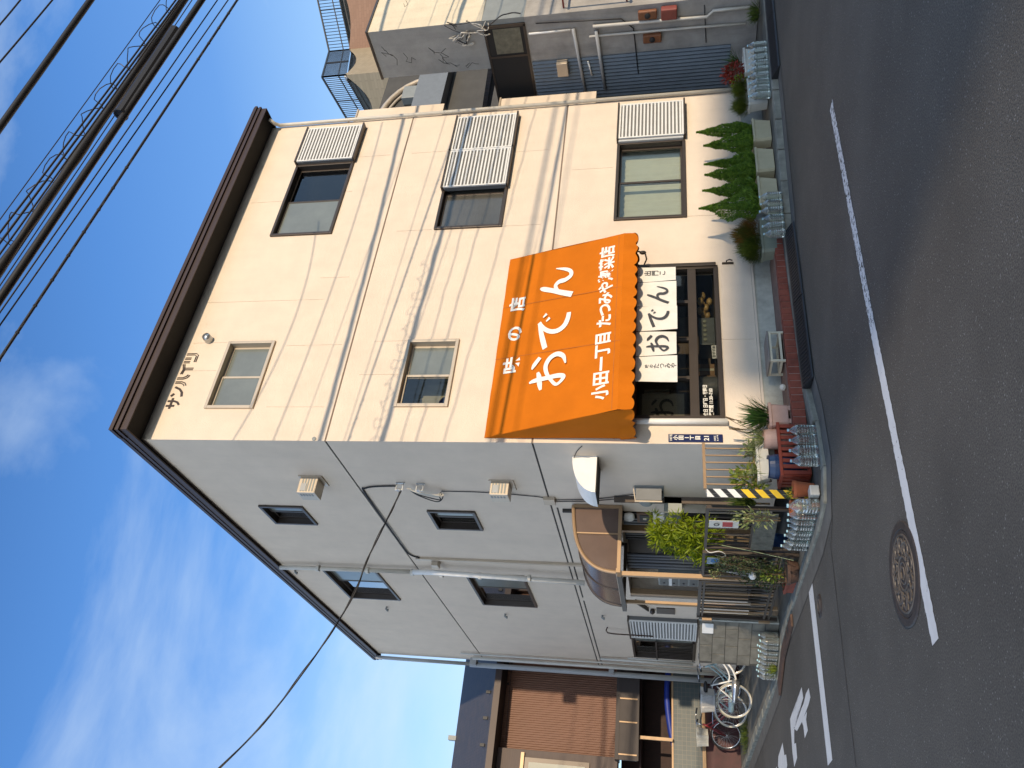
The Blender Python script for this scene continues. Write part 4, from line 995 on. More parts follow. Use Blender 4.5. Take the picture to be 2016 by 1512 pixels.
# ---------------------------------------------------------------- water bottles
def bottle_glass():
    mt = bpy.data.materials.new('clear_plastic'); mt.use_nodes = True
    t = mt.node_tree; t.nodes.clear(); nn = t.nodes.new; ln = t.links.new
    o = nn('ShaderNodeOutputMaterial'); tr = nn('ShaderNodeBsdfTransparent'); gl = nn('ShaderNodeBsdfGlossy'); df = nn('ShaderNodeBsdfDiffuse')
    tr.inputs[0].default_value = (.93,.96,.95,1); gl.inputs['Roughness'].default_value = .06; df.inputs[0].default_value = (.55,.58,.54,1)
    m1 = nn('ShaderNodeMixShader'); m1.inputs[0].default_value = .14; m2 = nn('ShaderNodeMixShader'); lw = nn('ShaderNodeLayerWeight'); lw.inputs[0].default_value = .35
    mu = nn('ShaderNodeMath'); mu.operation = 'MULTIPLY_ADD'; mu.inputs[1].default_value = .65; mu.inputs[2].default_value = .03; mu.use_clamp = True
    ln(tr.outputs[0], m1.inputs[1]); ln(df.outputs[0], m1.inputs[2]); ln(lw.outputs['Facing'], mu.inputs[0]); ln(mu.outputs[0], m2.inputs[0])
    ln(m1.outputs[0], m2.inputs[1]); ln(gl.outputs[0], m2.inputs[2]); ln(m2.outputs[0], o.inputs[0])
    return mt
M['pet'] = bottle_glass()
wm = bpy.data.materials.new('water'); wm.use_nodes = True; wb = wm.node_tree.nodes['Principled BSDF']
wb.inputs['Base Color'].default_value = (.86,.92,.90,1); wb.inputs['Roughness'].default_value = 0.0; wb.inputs['IOR'].default_value = 1.33; wb.inputs['Transmission Weight'].default_value = 1.0
M['water'] = wm
M['cap'] = mat('bottle_cap', (.62,.68,.70), .4, .05, 5)
M['capb'] = mat('pale_blue_cap', (.42,.66,.74), .4, .05, 5)
def bottle_mesh(h, r, name, water=.72):
    t = thing(name, (0,0,0), 'x', 'bottle')
    def sq(prof, n=16):
        mb = MB(); vs = []
        for rr_, z, sqn in prof:
            for j in range(n):
                a = 2*math.pi*(j+.5)/n; c, s = math.cos(a), math.sin(a); k = (abs(c)**sqn+abs(s)**sqn)**(-1/sqn)
                vs.append((rr_*c*k, rr_*s*k, z))
        m_ = len(prof); mb.add(vs, [(i*n+j,i*n+(j+1)%n,(i+1)*n+(j+1)%n,(i+1)*n+j) for i in range(m_-1) for j in range(n)]); return mb
    pr = [(.3,0,2.2),(.86,.005,3),(.96,.03,4),(1,.06,5)]
    for k in range(5): z = .12+.095*k; pr += [(1,z,5),(.955,z+.018,5),(.955,z+.030,5),(1,z+.048,5)]
    pr += [(1,.64,5),(.95,.70,4),(.80,.77,3),(.55,.84,2.3),(.28,.905,2),(.26,.93,2),(.26,.955,2)]
    sq([(a*r,b*h,c) for a,b,c in pr]).build('shell', M['pet'], t, smooth=True)
    pw = [(.2,.012,2.2),(.84,.014,3),(.93,.04,4),(.945,.12,5),(.93,.5,5),(.945,min(water,.64),5)]
    if water > .66: pw += [(.90,.70,4)]
    pw += [(.02,pw[-1][1]+.001,4)]
    if water > 0: sq([(a*r,b*h,c) for a,b,c in pw]).build('water', M['water'], t, smooth=True)
    cp = MB().lathe((0,0,0),[(.0,.945*h),(.30*r,.945*h),(.31*r,.95*h),(.31*r,.995*h),(.27*r,h),(0,h)],12).build('cap', M['capb'], t)
    return t
BT = bottle_mesh(.298, .053, 'water_bottle')
first = [True]; brr = random.Random(12)
def bottle(x, y, z, label, group, s=1):
    rz = brr.uniform(0,6.3) if brr.random() < .0 else brr.uniform(-.25,.25)
    s *= brr.uniform(.93,1.04)
    if first[0]:
        first[0] = False; BT.location = (x,y,z); BT.rotation_euler = (0,0,rz); BT['label'] = label; BT['group'] = group; BT.scale = (s,s,s); return BT
    return dup(BT, (x,y,z), rz, label, group, (s,s,s))
g_ = 'water bottles standing in front of the red slatted planter'
for k, lb in enumerate(('rightmost of the four clear water bottles in front of the red slatted planter','second from the right of the four clear bottles before the red planter','third from the right of the four clear bottles before the red planter','leftmost of the four clear water bottles in front of the red planter')):
    bottle(-.345-.128*k, -.93, .042, lb, g_)
g_ = 'water bottles in a row under the dark railing'
for k in range(7): bottle(-1.105-.009*k+brr.uniform(-.008,.008), -.40+.128*k, .034, 'clear water bottle in the row along the kerb under the dark railing', g_)
big = thing('water_jug', (-1.10,-.60,.036), 'largest fat clear bottle holding yellow leaves at the end of the bottle row', 'bottle')
BJ = bottle_mesh(.335, .072, 'jug_proto', .3)
for c in list(BJ.children): c.parent = big
bpy.data.objects.remove(BJ)
mb = MB(); rr = random.Random(9)
for i in range(26):
    a = rr.uniform(0,6.28); q = rr.uniform(.005,.055); z = rr.uniform(.10,.26); c = V(-1.10+q*math.cos(a),-.60+q*math.sin(a),.04+z); e = V(rr.uniform(-1,1),rr.uniform(-1,1),rr.uniform(-1,1))*.02; f = V(rr.uniform(-1,1),rr.uniform(-1,1),rr.uniform(-1,1))*.014
    mb.add([c-e,c+f,c+e,c-f],[(0,1,2,3)])
mb.build('leaves', leafmat('yellow_leaves',(.55,.50,.16),(.70,.68,.40),30), big)
g_ = 'water bottles before the concrete block wall'
for j in range(2):
    for k in range(8):
        p = b0.lerp(b1,.16+.115*k) + n_*(.09+.115*j)
        bottle(p.x, p.y, .036, 'clear water bottle in the double row before the concrete block wall', g_, .97)
g_ = 'water bottles on the kerb before the grey planter'
for k in range(6): bottle(2.72+.128*k, -.85-.012*k, .102, 'clear water bottle in the kerb row before the planter with the brownish bush', g_)
g_ = 'water bottles at the far right end of the kerb'
for k in range(9): bottle(5.45+.128*k, -.99-.02*k, .103, 'clear water bottle in the far right row before the pale planters', g_)
for k in range(3): bottle(5.62+.26*k, -.86-.035*k, .10, 'clear water bottle in the far right row before the pale planters', g_)
# ---------------------------------------------------------------- pots and planters
def trough(name, cx, cy, z, L_, W_, H_, mt, label, cat='planter', rz=0, group=None, taper=.88, rim=.022, feet=False):
    t = thing(name, (cx,cy,z), label, cat, group); t.rotation_euler = (0,0,0)
    ca, sa = math.cos(rz), math.sin(rz); P = lambda x,y,zz: (cx+x*ca-y*sa, cy+x*sa+y*ca, z+zz)
    def ring(l,w,zz,c=.03):
        l/=2; w/=2; return [P(-l+c,-w,zz),P(l-c,-w,zz),P(l,-w+c,zz),P(l,w-c,zz),P(l-c,w,zz),P(-l+c,w,zz),P(-l,w-c,zz),P(-l,-w+c,zz)]
    f0 = .03 if feet else 0
    prof = [(taper,f0),(1,H_-.035)]
    rings = [ring(L_*taper,W_*taper,f0), ring(L_,W_,H_-rim-.012), ring(L_+.03,W_+.03,H_-rim-.010), ring(L_+.03,W_+.03,H_), ring(L_-.03,W_-.03,H_), ring(L_-.05,W_-.05,H_-.06)]
    mb = MB(); n = 8
    for r_ in rings: mb.add(r_, [])
    mb.f = [list(range(n-1,-1,-1))]+[[i*n+j,i*n+(j+1)%n,(i+1)*n+(j+1)%n,(i+1)*n+j] for i in range(5) for j in range(n)]; mb.mi = [0]*len(mb.f)
    mb.build('box', M[mt], t, bevel=.004)
    MB().poly(ring(L_-.045,W_-.045,H_-.045)).build('soil', M['soil'], t)
    if feet:
        for sx in (-1,1):
            mb = MB(); a = P(sx*(L_/2-.06)-.03,-W_*.4,0); b = P(sx*(L_/2-.06)+.03,W_*.4,.032); mb.box(*a,*b); mb.build('foot', M[mt], t)
    return t
def pot(name, c, r, h, mt, label, flare=.72, rim=.025, round_=False):
    t = thing(name, c, label, 'pot')
    if round_: pr = [(0,0),(r*.62,0),(r*.86,h*.18),(r,h*.5),(r*.97,h*.8),(r*.88,h*.96),(r*.92,h),(r*.84,h),(r*.82,h*.8),(0,h*.8)]
    else: pr = [(0,0),(r*flare,0),(r*(flare+.22),h-rim*1.6),(r,h-rim*1.5),(r,h),(r*.9,h),(r*.86,h*.85),(0,h*.85)]
    MB().lathe(c, pr, 24).build('body', M[mt], t, smooth=False)
    MB().lathe(c, [(r*.86,h*.87),(0,h*.88)], 16).build('soil', M['soil'], t)
    return t
GP = 'planters along the foot of the shop wall'
trough('planter', 5.06,-.58,.10,.50,.22,.265,'beige','beige planter with two small conifers nearest the far bottles',group=GP)
trough('planter', 4.42,-.56,.10,.52,.22,.265,'beige','middle beige planter of the three with pointed small conifers',group=GP)
trough('planter', 3.78,-.56,.10,.54,.22,.265,'beige','beige planter with two small conifers nearest the brownish bush',group=GP)
trough('planter', 3.02,-.42,.10,.62,.24,.27,'greyplastic','grey green planter holding the large green and brown bush',group=GP)
trough('planter', 5.95,-.62,.10,.62,.2,.29,'whiteplastic','pale long planter with fine green bushes behind the far right bottles',group=GP)
trough('planter', 6.68,-.68,.10,.62,.2,.31,'whiteplastic','pale long planter with red leaved plants at the far right',group=GP)
t = trough('planter', .16,-.36,.205,.30,.22,.25,'pink','short pink plastic planter on feet at the left end of the brick step',feet=True,taper=.92)
# red slatted planter box
t = thing('slatted_planter', (-.33,-.30,.045), 'dark red wooden slatted planter box at the street corner', 'planter')
mb = MB(); rx0, rx1, ry0, ry1, rz0, rz1 = -.655,.02,-.47,-.14,.045,.385
for k in range(9): x = rx0+.012+(rx1-rx0-.024-.045)*k/8; mb.box(x,ry0,rz0+.02,x+.045,ry0+.014,rz1-.03)
for k in range(4): y = ry0+.02+(ry1-ry0-.09)*k/3; mb.box(rx0,y,rz0+.02,rx0+.014,y+.05,rz1-.03); mb.box(rx1-.014,y,rz0+.02,rx1,y+.05,rz1-.03)
for k in range(5): x = rx0+.03+.13*k; mb.box(x,ry1-.014,rz0+.02,x+.06,ry1,rz1-.03)
mb.build('slats', M['redwood'], t)
mb = MB(); mb.box(rx0-.012,ry0-.012,rz1-.035,rx1+.012,ry0+.03,rz1).box(rx0-.012,ry1-.03,rz1-.035,rx1+.012,ry1+.012,rz1).box(rx0-.012,ry0+.031,rz1-.035,rx0+.03,ry1-.031,rz1).box(rx1-.03,ry0+.031,rz1-.035,rx1+.012,ry1-.031,rz1).box(rx0+.0145,ry0+.0145,rz0,rx1-.0145,ry1-.0145,rz0+.04); mb.build('rim', M['redwood'], t, bevel=.004)
MB().box(rx0+.03,ry0+.03,rz0+.045,rx1-.03,ry1-.03,rz0+.09).build('base_board', M['dark'], t)
pot('flowerpot', (-.47,-.31,.14), .148,.36,'bluepot','large blue glazed pot standing in the left half of the red slatted box', round_=True)
pot('flowerpot', (-.10,-.31,.14), .125,.385,'pink','round pink pot standing in the right half of the red slatted box', round_=True)
t = trough('long_planter', -.31,-.0-.20,.47,.62,.16,.145,'whiteplastic','long cream planter raised behind the red slatted box')
tag(MB().box(-.50,-.125,.04,-.10,-.09,.47).build('planter_stand', M['concrete'], loc=(-.3,-.11,.04)), 'grey concrete slab standing upright behind the red slatted box', 'slab')
pot('flowerpot', (-.80,-.40,.035), .098,.225,'terracotta','orange terracotta pot standing at the foot of the striped post')
pot('flowerpot', (-.90,-.12,.035), .10,.23,'terracotta','second smaller terracotta pot half hidden behind the fat bottle')
tag(MB().box(-1.02,-.72,.036,-.90,-.58,.135).build('stone_block', M['whiteplastic'], loc=(-.96,-.65,.036), bevel=.012), 'small whitish stone block in front of the terracotta pot', 'stone')
pot('flowerpot', (-1.12,1.28,.034), .17,.14,'rust','wide brown clay bowl planted with vines beside the canopy post')
t = trough('brick_bed', -1.1,1.62,.034,.20,.5,.12,'brick','low brown brick plant bed below the hanging vines','planter',taper=1)
# round stone and crate on the step
tag(MB().ball((.62,-.33,.245),.045,.04,.04,14,8).build('pebble', M['whiteplastic'], loc=(.62,-.33,.205), smooth=True), 'pale round stone lying on the step', 'stone')
t = thing('crate_stool', (1.12,-.36,.205), 'low grey topped stool with a cream metal frame standing on the brick step', 'stool')
sx0,sx1,sy0,sy1,sz0,sz1 = .90,1.36,-.50,-.17,.205,.385
MB().box(sx0-.01,sy0-.005,sz1,sx1+.01,sy1,sz1+.02).build('top', mat('grey_cushion', (.22,.20,.18), .7, .1, 6), t, bevel=.005)
mb = MB(); w_ = .026
for x in (sx0,sx1-w_):
    for y in (sy0,sy1-w_): mb.box(x,y,sz0,x+w_,y+w_,sz1)
for z in (sz0+.03,sz1-.03):
    for y in (sy0+.001,sy1-w_-.001): mb.box(sx0+w_,y,z,sx1-w_,y+w_-.002,z+w_)
    for x in (sx0+.001,sx1-w_-.001): mb.box(x,sy0+w_,z,x+w_-.002,sy1-w_,z+w_)
mb.build('frame', mat('cream_metal', (.58,.53,.40), .5, .12, 9), t)
MB().box(sx0+.04,sy0+.06,sz0+.02,sx1-.04,sy1-.06,sz0+.03).build('shelf', M['wood'], t)
# basket hanging on the railing and vine baskets
t = thing('hanging_basket', (-1.08,1.55,.62), 'white hanging pot on strings below the railing vines', 'hanging pot')
MB().ball((-1.09,1.55,.56),.055,.055,.05,12,6).build('pot', M['whitep'], t, smooth=True)
mb = MB()
for a in (-.05,.05): mb.tube([(-1.09,1.55+a,.58),(-1.06,1.52,.92)],.003,4)
mb.build('strings', M['whitep'], t)

t = thing('picture_card', (-1.03,1.22,1.08), 'small blue and white picture card hanging on the overgrown railing', 'card')
MB().prism([(-1.035,1.12,.99),(-1.045,1.30,.99),(-1.045,1.30,1.15),(-1.035,1.12,1.15)],(-.003,0,0)).build('sheet', mat('pale_blue_print',(.22,.30,.36),.6,.5,22), t)
MB().prism([(-1.0395,1.15,1.02),(-1.0475,1.24,1.02),(-1.0475,1.24,1.10),(-1.0395,1.15,1.10)],(-.002,0,0)).build('blue_print', mat('blue_print',(.02,.12,.30),.6,.5,30), t)
# ---------------------------------------------------------------- plants
LG = dict(
 conifer=leafmat('conifer_green',(.065,.145,.014),(.18,.30,.030),22,.6,.2),
 bush=leafmat('fine_bush',(.060,.095,.010),(.135,.165,.018),14,.6,.3),
 bushred=leafmat('brownish_bush',(.085,.095,.010),(.26,.115,.022),5,.6,.3),
 bright=leafmat('bright_shrub',(.16,.24,.008),(.36,.42,.02),18,.45,.45),
 deep=leafmat('deep_strap',(.025,.075,.015),(.075,.150,.030),12,.45,.3),
 pale=leafmat('variegated',(.14,.21,.05),(.42,.44,.20),30,.45,.35),
 vine=leafmat('vine',(.035,.065,.022),(.10,.13,.05),20,.5,.3),
 lime=leafmat('lime_leaf',(.12,.20,.020),(.30,.34,.05),20,.45,.4),
 red=leafmat('red_leaf',(.16,.018,.012),(.34,.05,.03),25,.5,.3),
 weed=leafmat('weed',(.05,.09,.015),(.13,.17,.03),20,.5,.3),
 stalk=mat('stalk',(.10,.07,.035),.8,.2,20))
PR = random.Random(21)
def rv(r, s=1): return V(r.uniform(-1,1),r.uniform(-1,1),r.uniform(-1,1))*s
def blade(mb, p, d, L_, w, droop, r, seg=4):
    d = d.normalized(); side = d.cross(V(0,0,1)); side = side.normalized() if side.length > .05 else V(1,0,0)
    side = (side + rv(r,.35)).normalized(); vs = []; q = Vector(p); dd = Vector(d)
    for i in range(seg+1):
        f = i/seg; ww = w*(1-f**1.6)*.5 + .0006
        vs += [q-side*ww, q+side*ww]; q = q + dd*(L_/seg); dd = (dd + V(0,0,-droop/seg)).normalized()
    mb.add(vs, [(2*i,2*i+1,2*i+3,2*i+2) for i in range(seg)])
def leaf(mb, c, d, L_, w, r):
    d = d.normalized(); s = d.cross(rv(r)+V(0,0,1)); s = s.normalized()*w/2 if s.length > .02 else V(w/2,0,0)
    n = d.cross(s).normalized()*w*.12
    mb.add([c, c+d*L_*.45+s+n, c+d*L_, c+d*L_*.45-s+n],[(0,1,2,3)])
def conifer(x, y, z, h, r, label):
    t = thing('small_conifer', (x,y,z), label, 'conifer', 'small conifers in the beige planters')
    R_ = random.Random(int(x*1000)); mb = MB(); lean = V(R_.uniform(-.05,.05),R_.uniform(-.03,.03),1)
    bumps = [(R_.uniform(0,6.28), R_.uniform(.1,.9), R_.uniform(.2,.55)) for _ in range(34)]
    n = 4600
    for i in range(n):
        f = (i+R_.random())/n; f = f**1.35; a = R_.uniform(0,6.283)
        prof = (min(1, f/.16)**.5)*(1-f)**1.1 if f < 1 else 0
        b = 1 + sum(m_*math.exp(-((math.cos(a-a0)-1)**2*6+((f-f0)*11)**2)) for a0,f0,m_ in bumps) - .30
        rad_ = r*prof*b*(1 - .32*R_.random()**2)
        p = V(x,y,z) + lean*(h*f) + V(math.cos(a)*rad_, math.sin(a)*rad_, 0)
        d = V(math.cos(a)*.55, math.sin(a)*.55, 1.0) + rv(R_,.35)
        leaf(mb, p, d, .046*(1-.4*f)*R_.uniform(.6,1.3), .019*(1-.3*f), R_)
    pr = [(0,.02*h)]+[(r*.45*(min(1,f/.16)**.5)*(1-f)**.85, f*h) for f in (.05,.12,.2,.35,.5,.65,.8,.92)]+[(0,.97*h)]
    for rr_, zz in pr: pass
    n0 = len(mb.v); mb.lathe((x,y,z), pr, 10); mb.v[n0:] = [(a+lean.x*(c-z), b+lean.y*(c-z), c) for a,b,c in mb.v[n0:]]
    mb.build('foliage', LG['conifer'], t)
    MB().tube([(x,y,z-.05),V(x,y,z)+lean*h*.6],[.012,.004],6).build('stem', LG['stalk'], t)
cl = ['tall pointed conifer with the highest tip, in the planter nearest the far bottles','lower conifer of the pair in the planter nearest the far bottles','slim dark conifer at the right side of the middle beige planter','broad bright conifer at the left side of the middle beige planter','slim conifer at the right side of the planter nearest the brownish bush','broad conifer right beside the brownish bush']
for (x,h,r),lb in zip(((5.20,.86,.145),(4.88,.76,.16),(4.50,.76,.12),(4.22,.76,.17),(3.86,.80,.125),(3.56,.86,.185)),cl): conifer(x,-.57,.31,h,r,lb)
def puff(name, c, rx, ry, rz, n, L_, w, mt, label, up=.5, cat='bush', group=None, droop=.5, seed=1, stem=True):
    t = thing(name, (c[0],c[1],c[2]), label, cat, group); R_ = random.Random(seed); mb = MB()
    for i in range(n):
        d = rv(R_); 
        while d.length > 1 or d.length < .05: d = rv(R_)
        d = d.normalized()
        if d.z < -.35: d.z = -d.z*.5
        q = R_.random()**.45
        lum = 1 + .16*math.sin(d.x*5+seed)*math.cos(d.y*4+d.z*3)
        p = V(c[0]+d.x*rx*q*lum, c[1]+d.y*ry*q*lum, c[2]+rz*.35+d.z*rz*q*lum*.75)
        blade(mb, p, d + V(0,0,up) + rv(R_,.35), L_*R_.uniform(.6,1.2), w, droop*R_.uniform(.3,1.4), R_, 3)
    mb.build('foliage', LG[mt], t)
    if stem: MB().tube([(c[0],c[1],c[2]-.12),(c[0],c[1],c[2]+rz*.3)],.012,6).build('stem', LG['stalk'], t)
    return t
puff('fine_bush', (3.10,-.44,.36), .21,.20,.30, 3600, .10,.006,'bushred','large rounded fine leaved bush turning brown at one side, in the grey planter',up=.9,seed=3)
puff('fine_bush', (2.86,-.44,.34), .19,.18,.25, 3200, .10,.006,'bush','green drooping half of the fine leaved bushes, nearest the shop window',up=.7,seed=5)
puff('fine_bush', (5.72,-.62,.36), .15,.12,.22, 2000, .09,.005,'bush','fine green bush right behind the nearer pale planter rim',up=.9,seed=7)
puff('fine_bush', (6.10,-.62,.36), .15,.12,.20, 1800, .09,.005,'bush','fine yellow green bush next to the red leaved plant',up=.9,seed=8)
def leafy(name, c, rx, ry, rz, n, L_, w, mt, label, cat='plant', seed=1, stems=6, group=None):
    t = thing(name, c, label, cat, group); R_ = random.Random(seed); mb = MB()
    for i in range(n):
        d = rv(R_)
        while d.length > 1: d = rv(R_)
        p = V(c[0]+d.x*rx, c[1]+d.y*ry, c[2]+rz+d.z*rz); leaf(mb, p, d+V(0,0,.3)+rv(R_,.6), L_*R_.uniform(.6,1.3), w*R_.uniform(.7,1.2), R_)
    mb.build('foliage', LG[mt], t); mb = MB()
    for k in range(stems):
        a = rv(R_); mb.tube([(c[0]+a.x*.03,c[1]+a.y*.03,c[2]-.06),(c[0]+a.x*rx*.5,c[1]+a.y*ry*.5,c[2]+rz),(c[0]+a.x*rx*.8,c[1]+a.y*ry*.8,c[2]+rz*1.6)],.004,4)
    mb.build('stems', LG['stalk'], t)
    return t
leafy('red_plant', (6.50,-.66,.40),.18,.14,.17,330,.07,.035,'red','bushy plant with dark red leaves at the far right of the wall',seed=11)
leafy('leafy_plant', (6.32,-.60,.36),.12,.12,.12,160,.06,.03,'lime','small light green plant beside the red leaved plant',seed=12)
t = puff('spiky_plant', (6.95,-.55,.42), .06,.06,.10, 90, .30,.014,'deep','grey green spiky plant before the blue corrugated wall',up=.6,seed=13,droop=.5,cat='plant')
puff('weed_clump', (7.6,-1.0,.10), .16,.12,.12, 260, .16,.012,'weed','low green weeds growing at the kerb beyond the far bottles',up=.8,seed=14,cat='weeds',stem=False)
# strap leaved plant in the pink planter
puff('strap_plant', (.17,-.36,.43), .13,.09,.10, 190, .30,.017,'deep','dark green strap leaved plant in the short pink planter',up=1.2,seed=15,cat='plant',droop=.55)
puff('strap_plant', (-.10,-.31,.50), .10,.09,.07, 110, .20,.013,'pale','striped pale leaved plant in the round pink pot',up=.8,seed=16,cat='plant',droop=.9)
t = thing('dry_stalks', (.05,-.22,.5), 'thin dark flower stalks leaning over the pale wall beside the corner', 'plant')
mb = MB(); R_ = random.Random(4)
for i in range(7):
    q = V(.02,-.24,.5); d = V(R_.uniform(-.1,.5),R_.uniform(-.1,.1),1).normalized(); L_ = R_.uniform(.3,.55); e = q+d*L_+V(.04,0,-.02*i*.3); mb.tube([q,q+d*L_*.6,e],.003,4)
    for j in range(7): mb.ball(e-d*.018*j,.008,.008,.012,6,4)
mb.build('stalks', LG['stalk'], t)
leafy('yellow_leaf_plant', (-.55,-.10,.50),.20,.13,.20,260,.075,.042,'lime','yellow green leafy plant behind the cream planter and the tan railing',seed=18)
leafy('yellow_leaf_plant', (-.15,-.09,.52),.12,.06,.12,90,.06,.035,'pale','whitish leaved plant at the corner end of the cream planter',seed=19)
puff('spider_plant', (-.50,-.22,.58), .07,.05,.05, 75, .22,.013,'pale','drooping white striped spider plant hanging from the left end of the cream planter',up=.5,seed=20,cat='plant',droop=1.9,stem=False)
puff('spider_plant', (-.20,-.22,.59), .07,.05,.05, 60, .18,.013,'pale','drooping white striped spider plant in the middle of the cream planter',up=.5,seed=22,cat='plant',droop=1.6,stem=False)
puff('grass_plant', (-.66,.28,.55), .10,.12,.22, 150, .26,.016,'weed','long leaved green plant behind the striped post',up=.9,seed=23,cat='plant',droop=.8)
leafy('leafy_plant', (-.96,.06,.42),.11,.14,.22,170,.07,.022,'pale','thin greyish plant climbing the board beside the striped post',seed=24)
leafy('leafy_plant', (-.84,-.40,.24),.05,.05,.05,40,.05,.02,'lime','tuft of yellow leaves growing in the terracotta pot by the striped post',seed=25,stems=2)
# bright shrub behind the railing
t = thing('bright_shrub', (-.55,1.72,.3), 'large bright yellow green shrub rising above the dark railing before the entrance', 'shrub')
R_ = random.Random(31); mb = MB(); clumps = []
for i in range(110):
    f = R_.random(); z = .95 + .90*f; rr_ = .46*(1-.75*max(0,f-.25)); a = R_.uniform(0,6.28); q = R_.random()**.6
    clumps.append(V(-.52+.26*q*math.cos(a), 1.78-.25*f+rr_*q*math.sin(a)*1.1, z))
for c in clumps:
    for k in range(30):
        d = rv(R_); d = d.normalized() if d.length > .05 else V(0,0,1)
        p = c + d*R_.uniform(.01,.06); leaf(mb, p, d + V(0,0,.25) + V(0,0,-.3)*R_.random(), R_.uniform(.07,.13), .020, R_)
mb.build('foliage', LG['bright'], t); mb = MB()
for k in range(7): a = R_.uniform(0,6.28); mb.tube([(-.55,1.72,.3),(-.55+.08*math.cos(a),1.72+.1*math.sin(a),.9),(-.5+.2*math.cos(a),1.7+.3*math.sin(a),1.5)],[.014,.01,.004],6)
mb.build('branches', LG['stalk'], t)
pot('flowerpot', (-.55,1.72,.06), .16,.28,'bluepot','dark pot under the bright yellow green shrub')
puff('dark_shrub', (-.60,2.35,.85), .20,.26,.30, 700, .10,.014,'weed','smaller darker green shrub below the bright shrub beside the canopy post',up=.4,seed=33,cat='shrub')
# vines hanging down the third railing
def vines(name, y0, y1, x, z0, z1, n, mt, label, seed):
    t = thing(name, (x,(y0+y1)/2,z1), label, 'vine'); R_ = random.Random(seed); mb = MB(); st_ = MB()
    for k in range(n):
        y = R_.uniform(y0,y1); L_ = (z1-z0)*R_.uniform(.4,1); pts = []; p = V(x+R_.uniform(-.03,.05),y,z1-R_.uniform(0,.2))
        for i in range(9):
            pts.append(Vector(p)); p = p + V(R_.uniform(-.025,.018),R_.uniform(-.035,.035),-L_/8)
        st_.tube(pts,.0025,4,False)
        for q in pts:
            for j in range(4): leaf(mb, q+rv(R_,.025), rv(R_)+V(-.3,0,-.2), R_.uniform(.025,.05), .020, R_)
    mb.build('leaves', LG[mt], t); st_.build('stems', LG['stalk'], t)
vines('hanging_vine', 1.05,1.45,-1.06,.30,1.08,22,'vine','dense grey green vine hanging down the overgrown railing',41)
vines('hanging_vine', 1.40,1.85,-1.07,.22,.72,22,'vine','trailing vine with small leaves at the foot of the canopy post',42)
leafy('leafy_plant', (-1.10,1.42,.22),.10,.14,.12,130,.06,.03,'lime','light green herb growing in the brown brick bed',seed=43)
leafy('flowering_twig', (-1.05,1.62,.92),.06,.10,.09,60,.035,.02,'pale','small pinkish white flowers hanging at the canopy post',seed=44,stems=4)
puff('weed_clump', tuple(b0.lerp(b1,.72)+n_*.24+V(0,0,.03)), .09,.10,.07, 130, .13,.010,'lime','bright green weed growing between the bottles at the block wall',up=.8,seed=45,cat='weeds',stem=False)
puff('weed_clump', (-1.55,9.6,.07), .35,.5,.06, 420, .13,.010,'weed','low weeds growing between the bicycle wheels',up=.8,seed=46,cat='weeds',stem=False)
# rope on the railing
tag(MB().tube(smooth([(-.94,1.03,1.18),(-.99,1.06,1.12),(-.985,1.02,1.0),(-1.0,1.1,.92),(-.99,1.2,.98),(-.985,1.1,1.08)],6),.006,6).build('tied_rope', M['whiteplastic'], loc=(-.97,1.08,1.05)), 'pale rope tied around the corner of the dark railing', 'rope')
tag(MB().tube(smooth([(-.96,.88,.98),(-1.02,.9,.6),(-1.1,.95,.12)],5),.004,5).build('support_cord', mat('green_cord',(.25,.30,.16),.6,.1), loc=(-1.02,.9,.5)), 'thin pale green cord stretched from the railing to the bottles', 'cord')
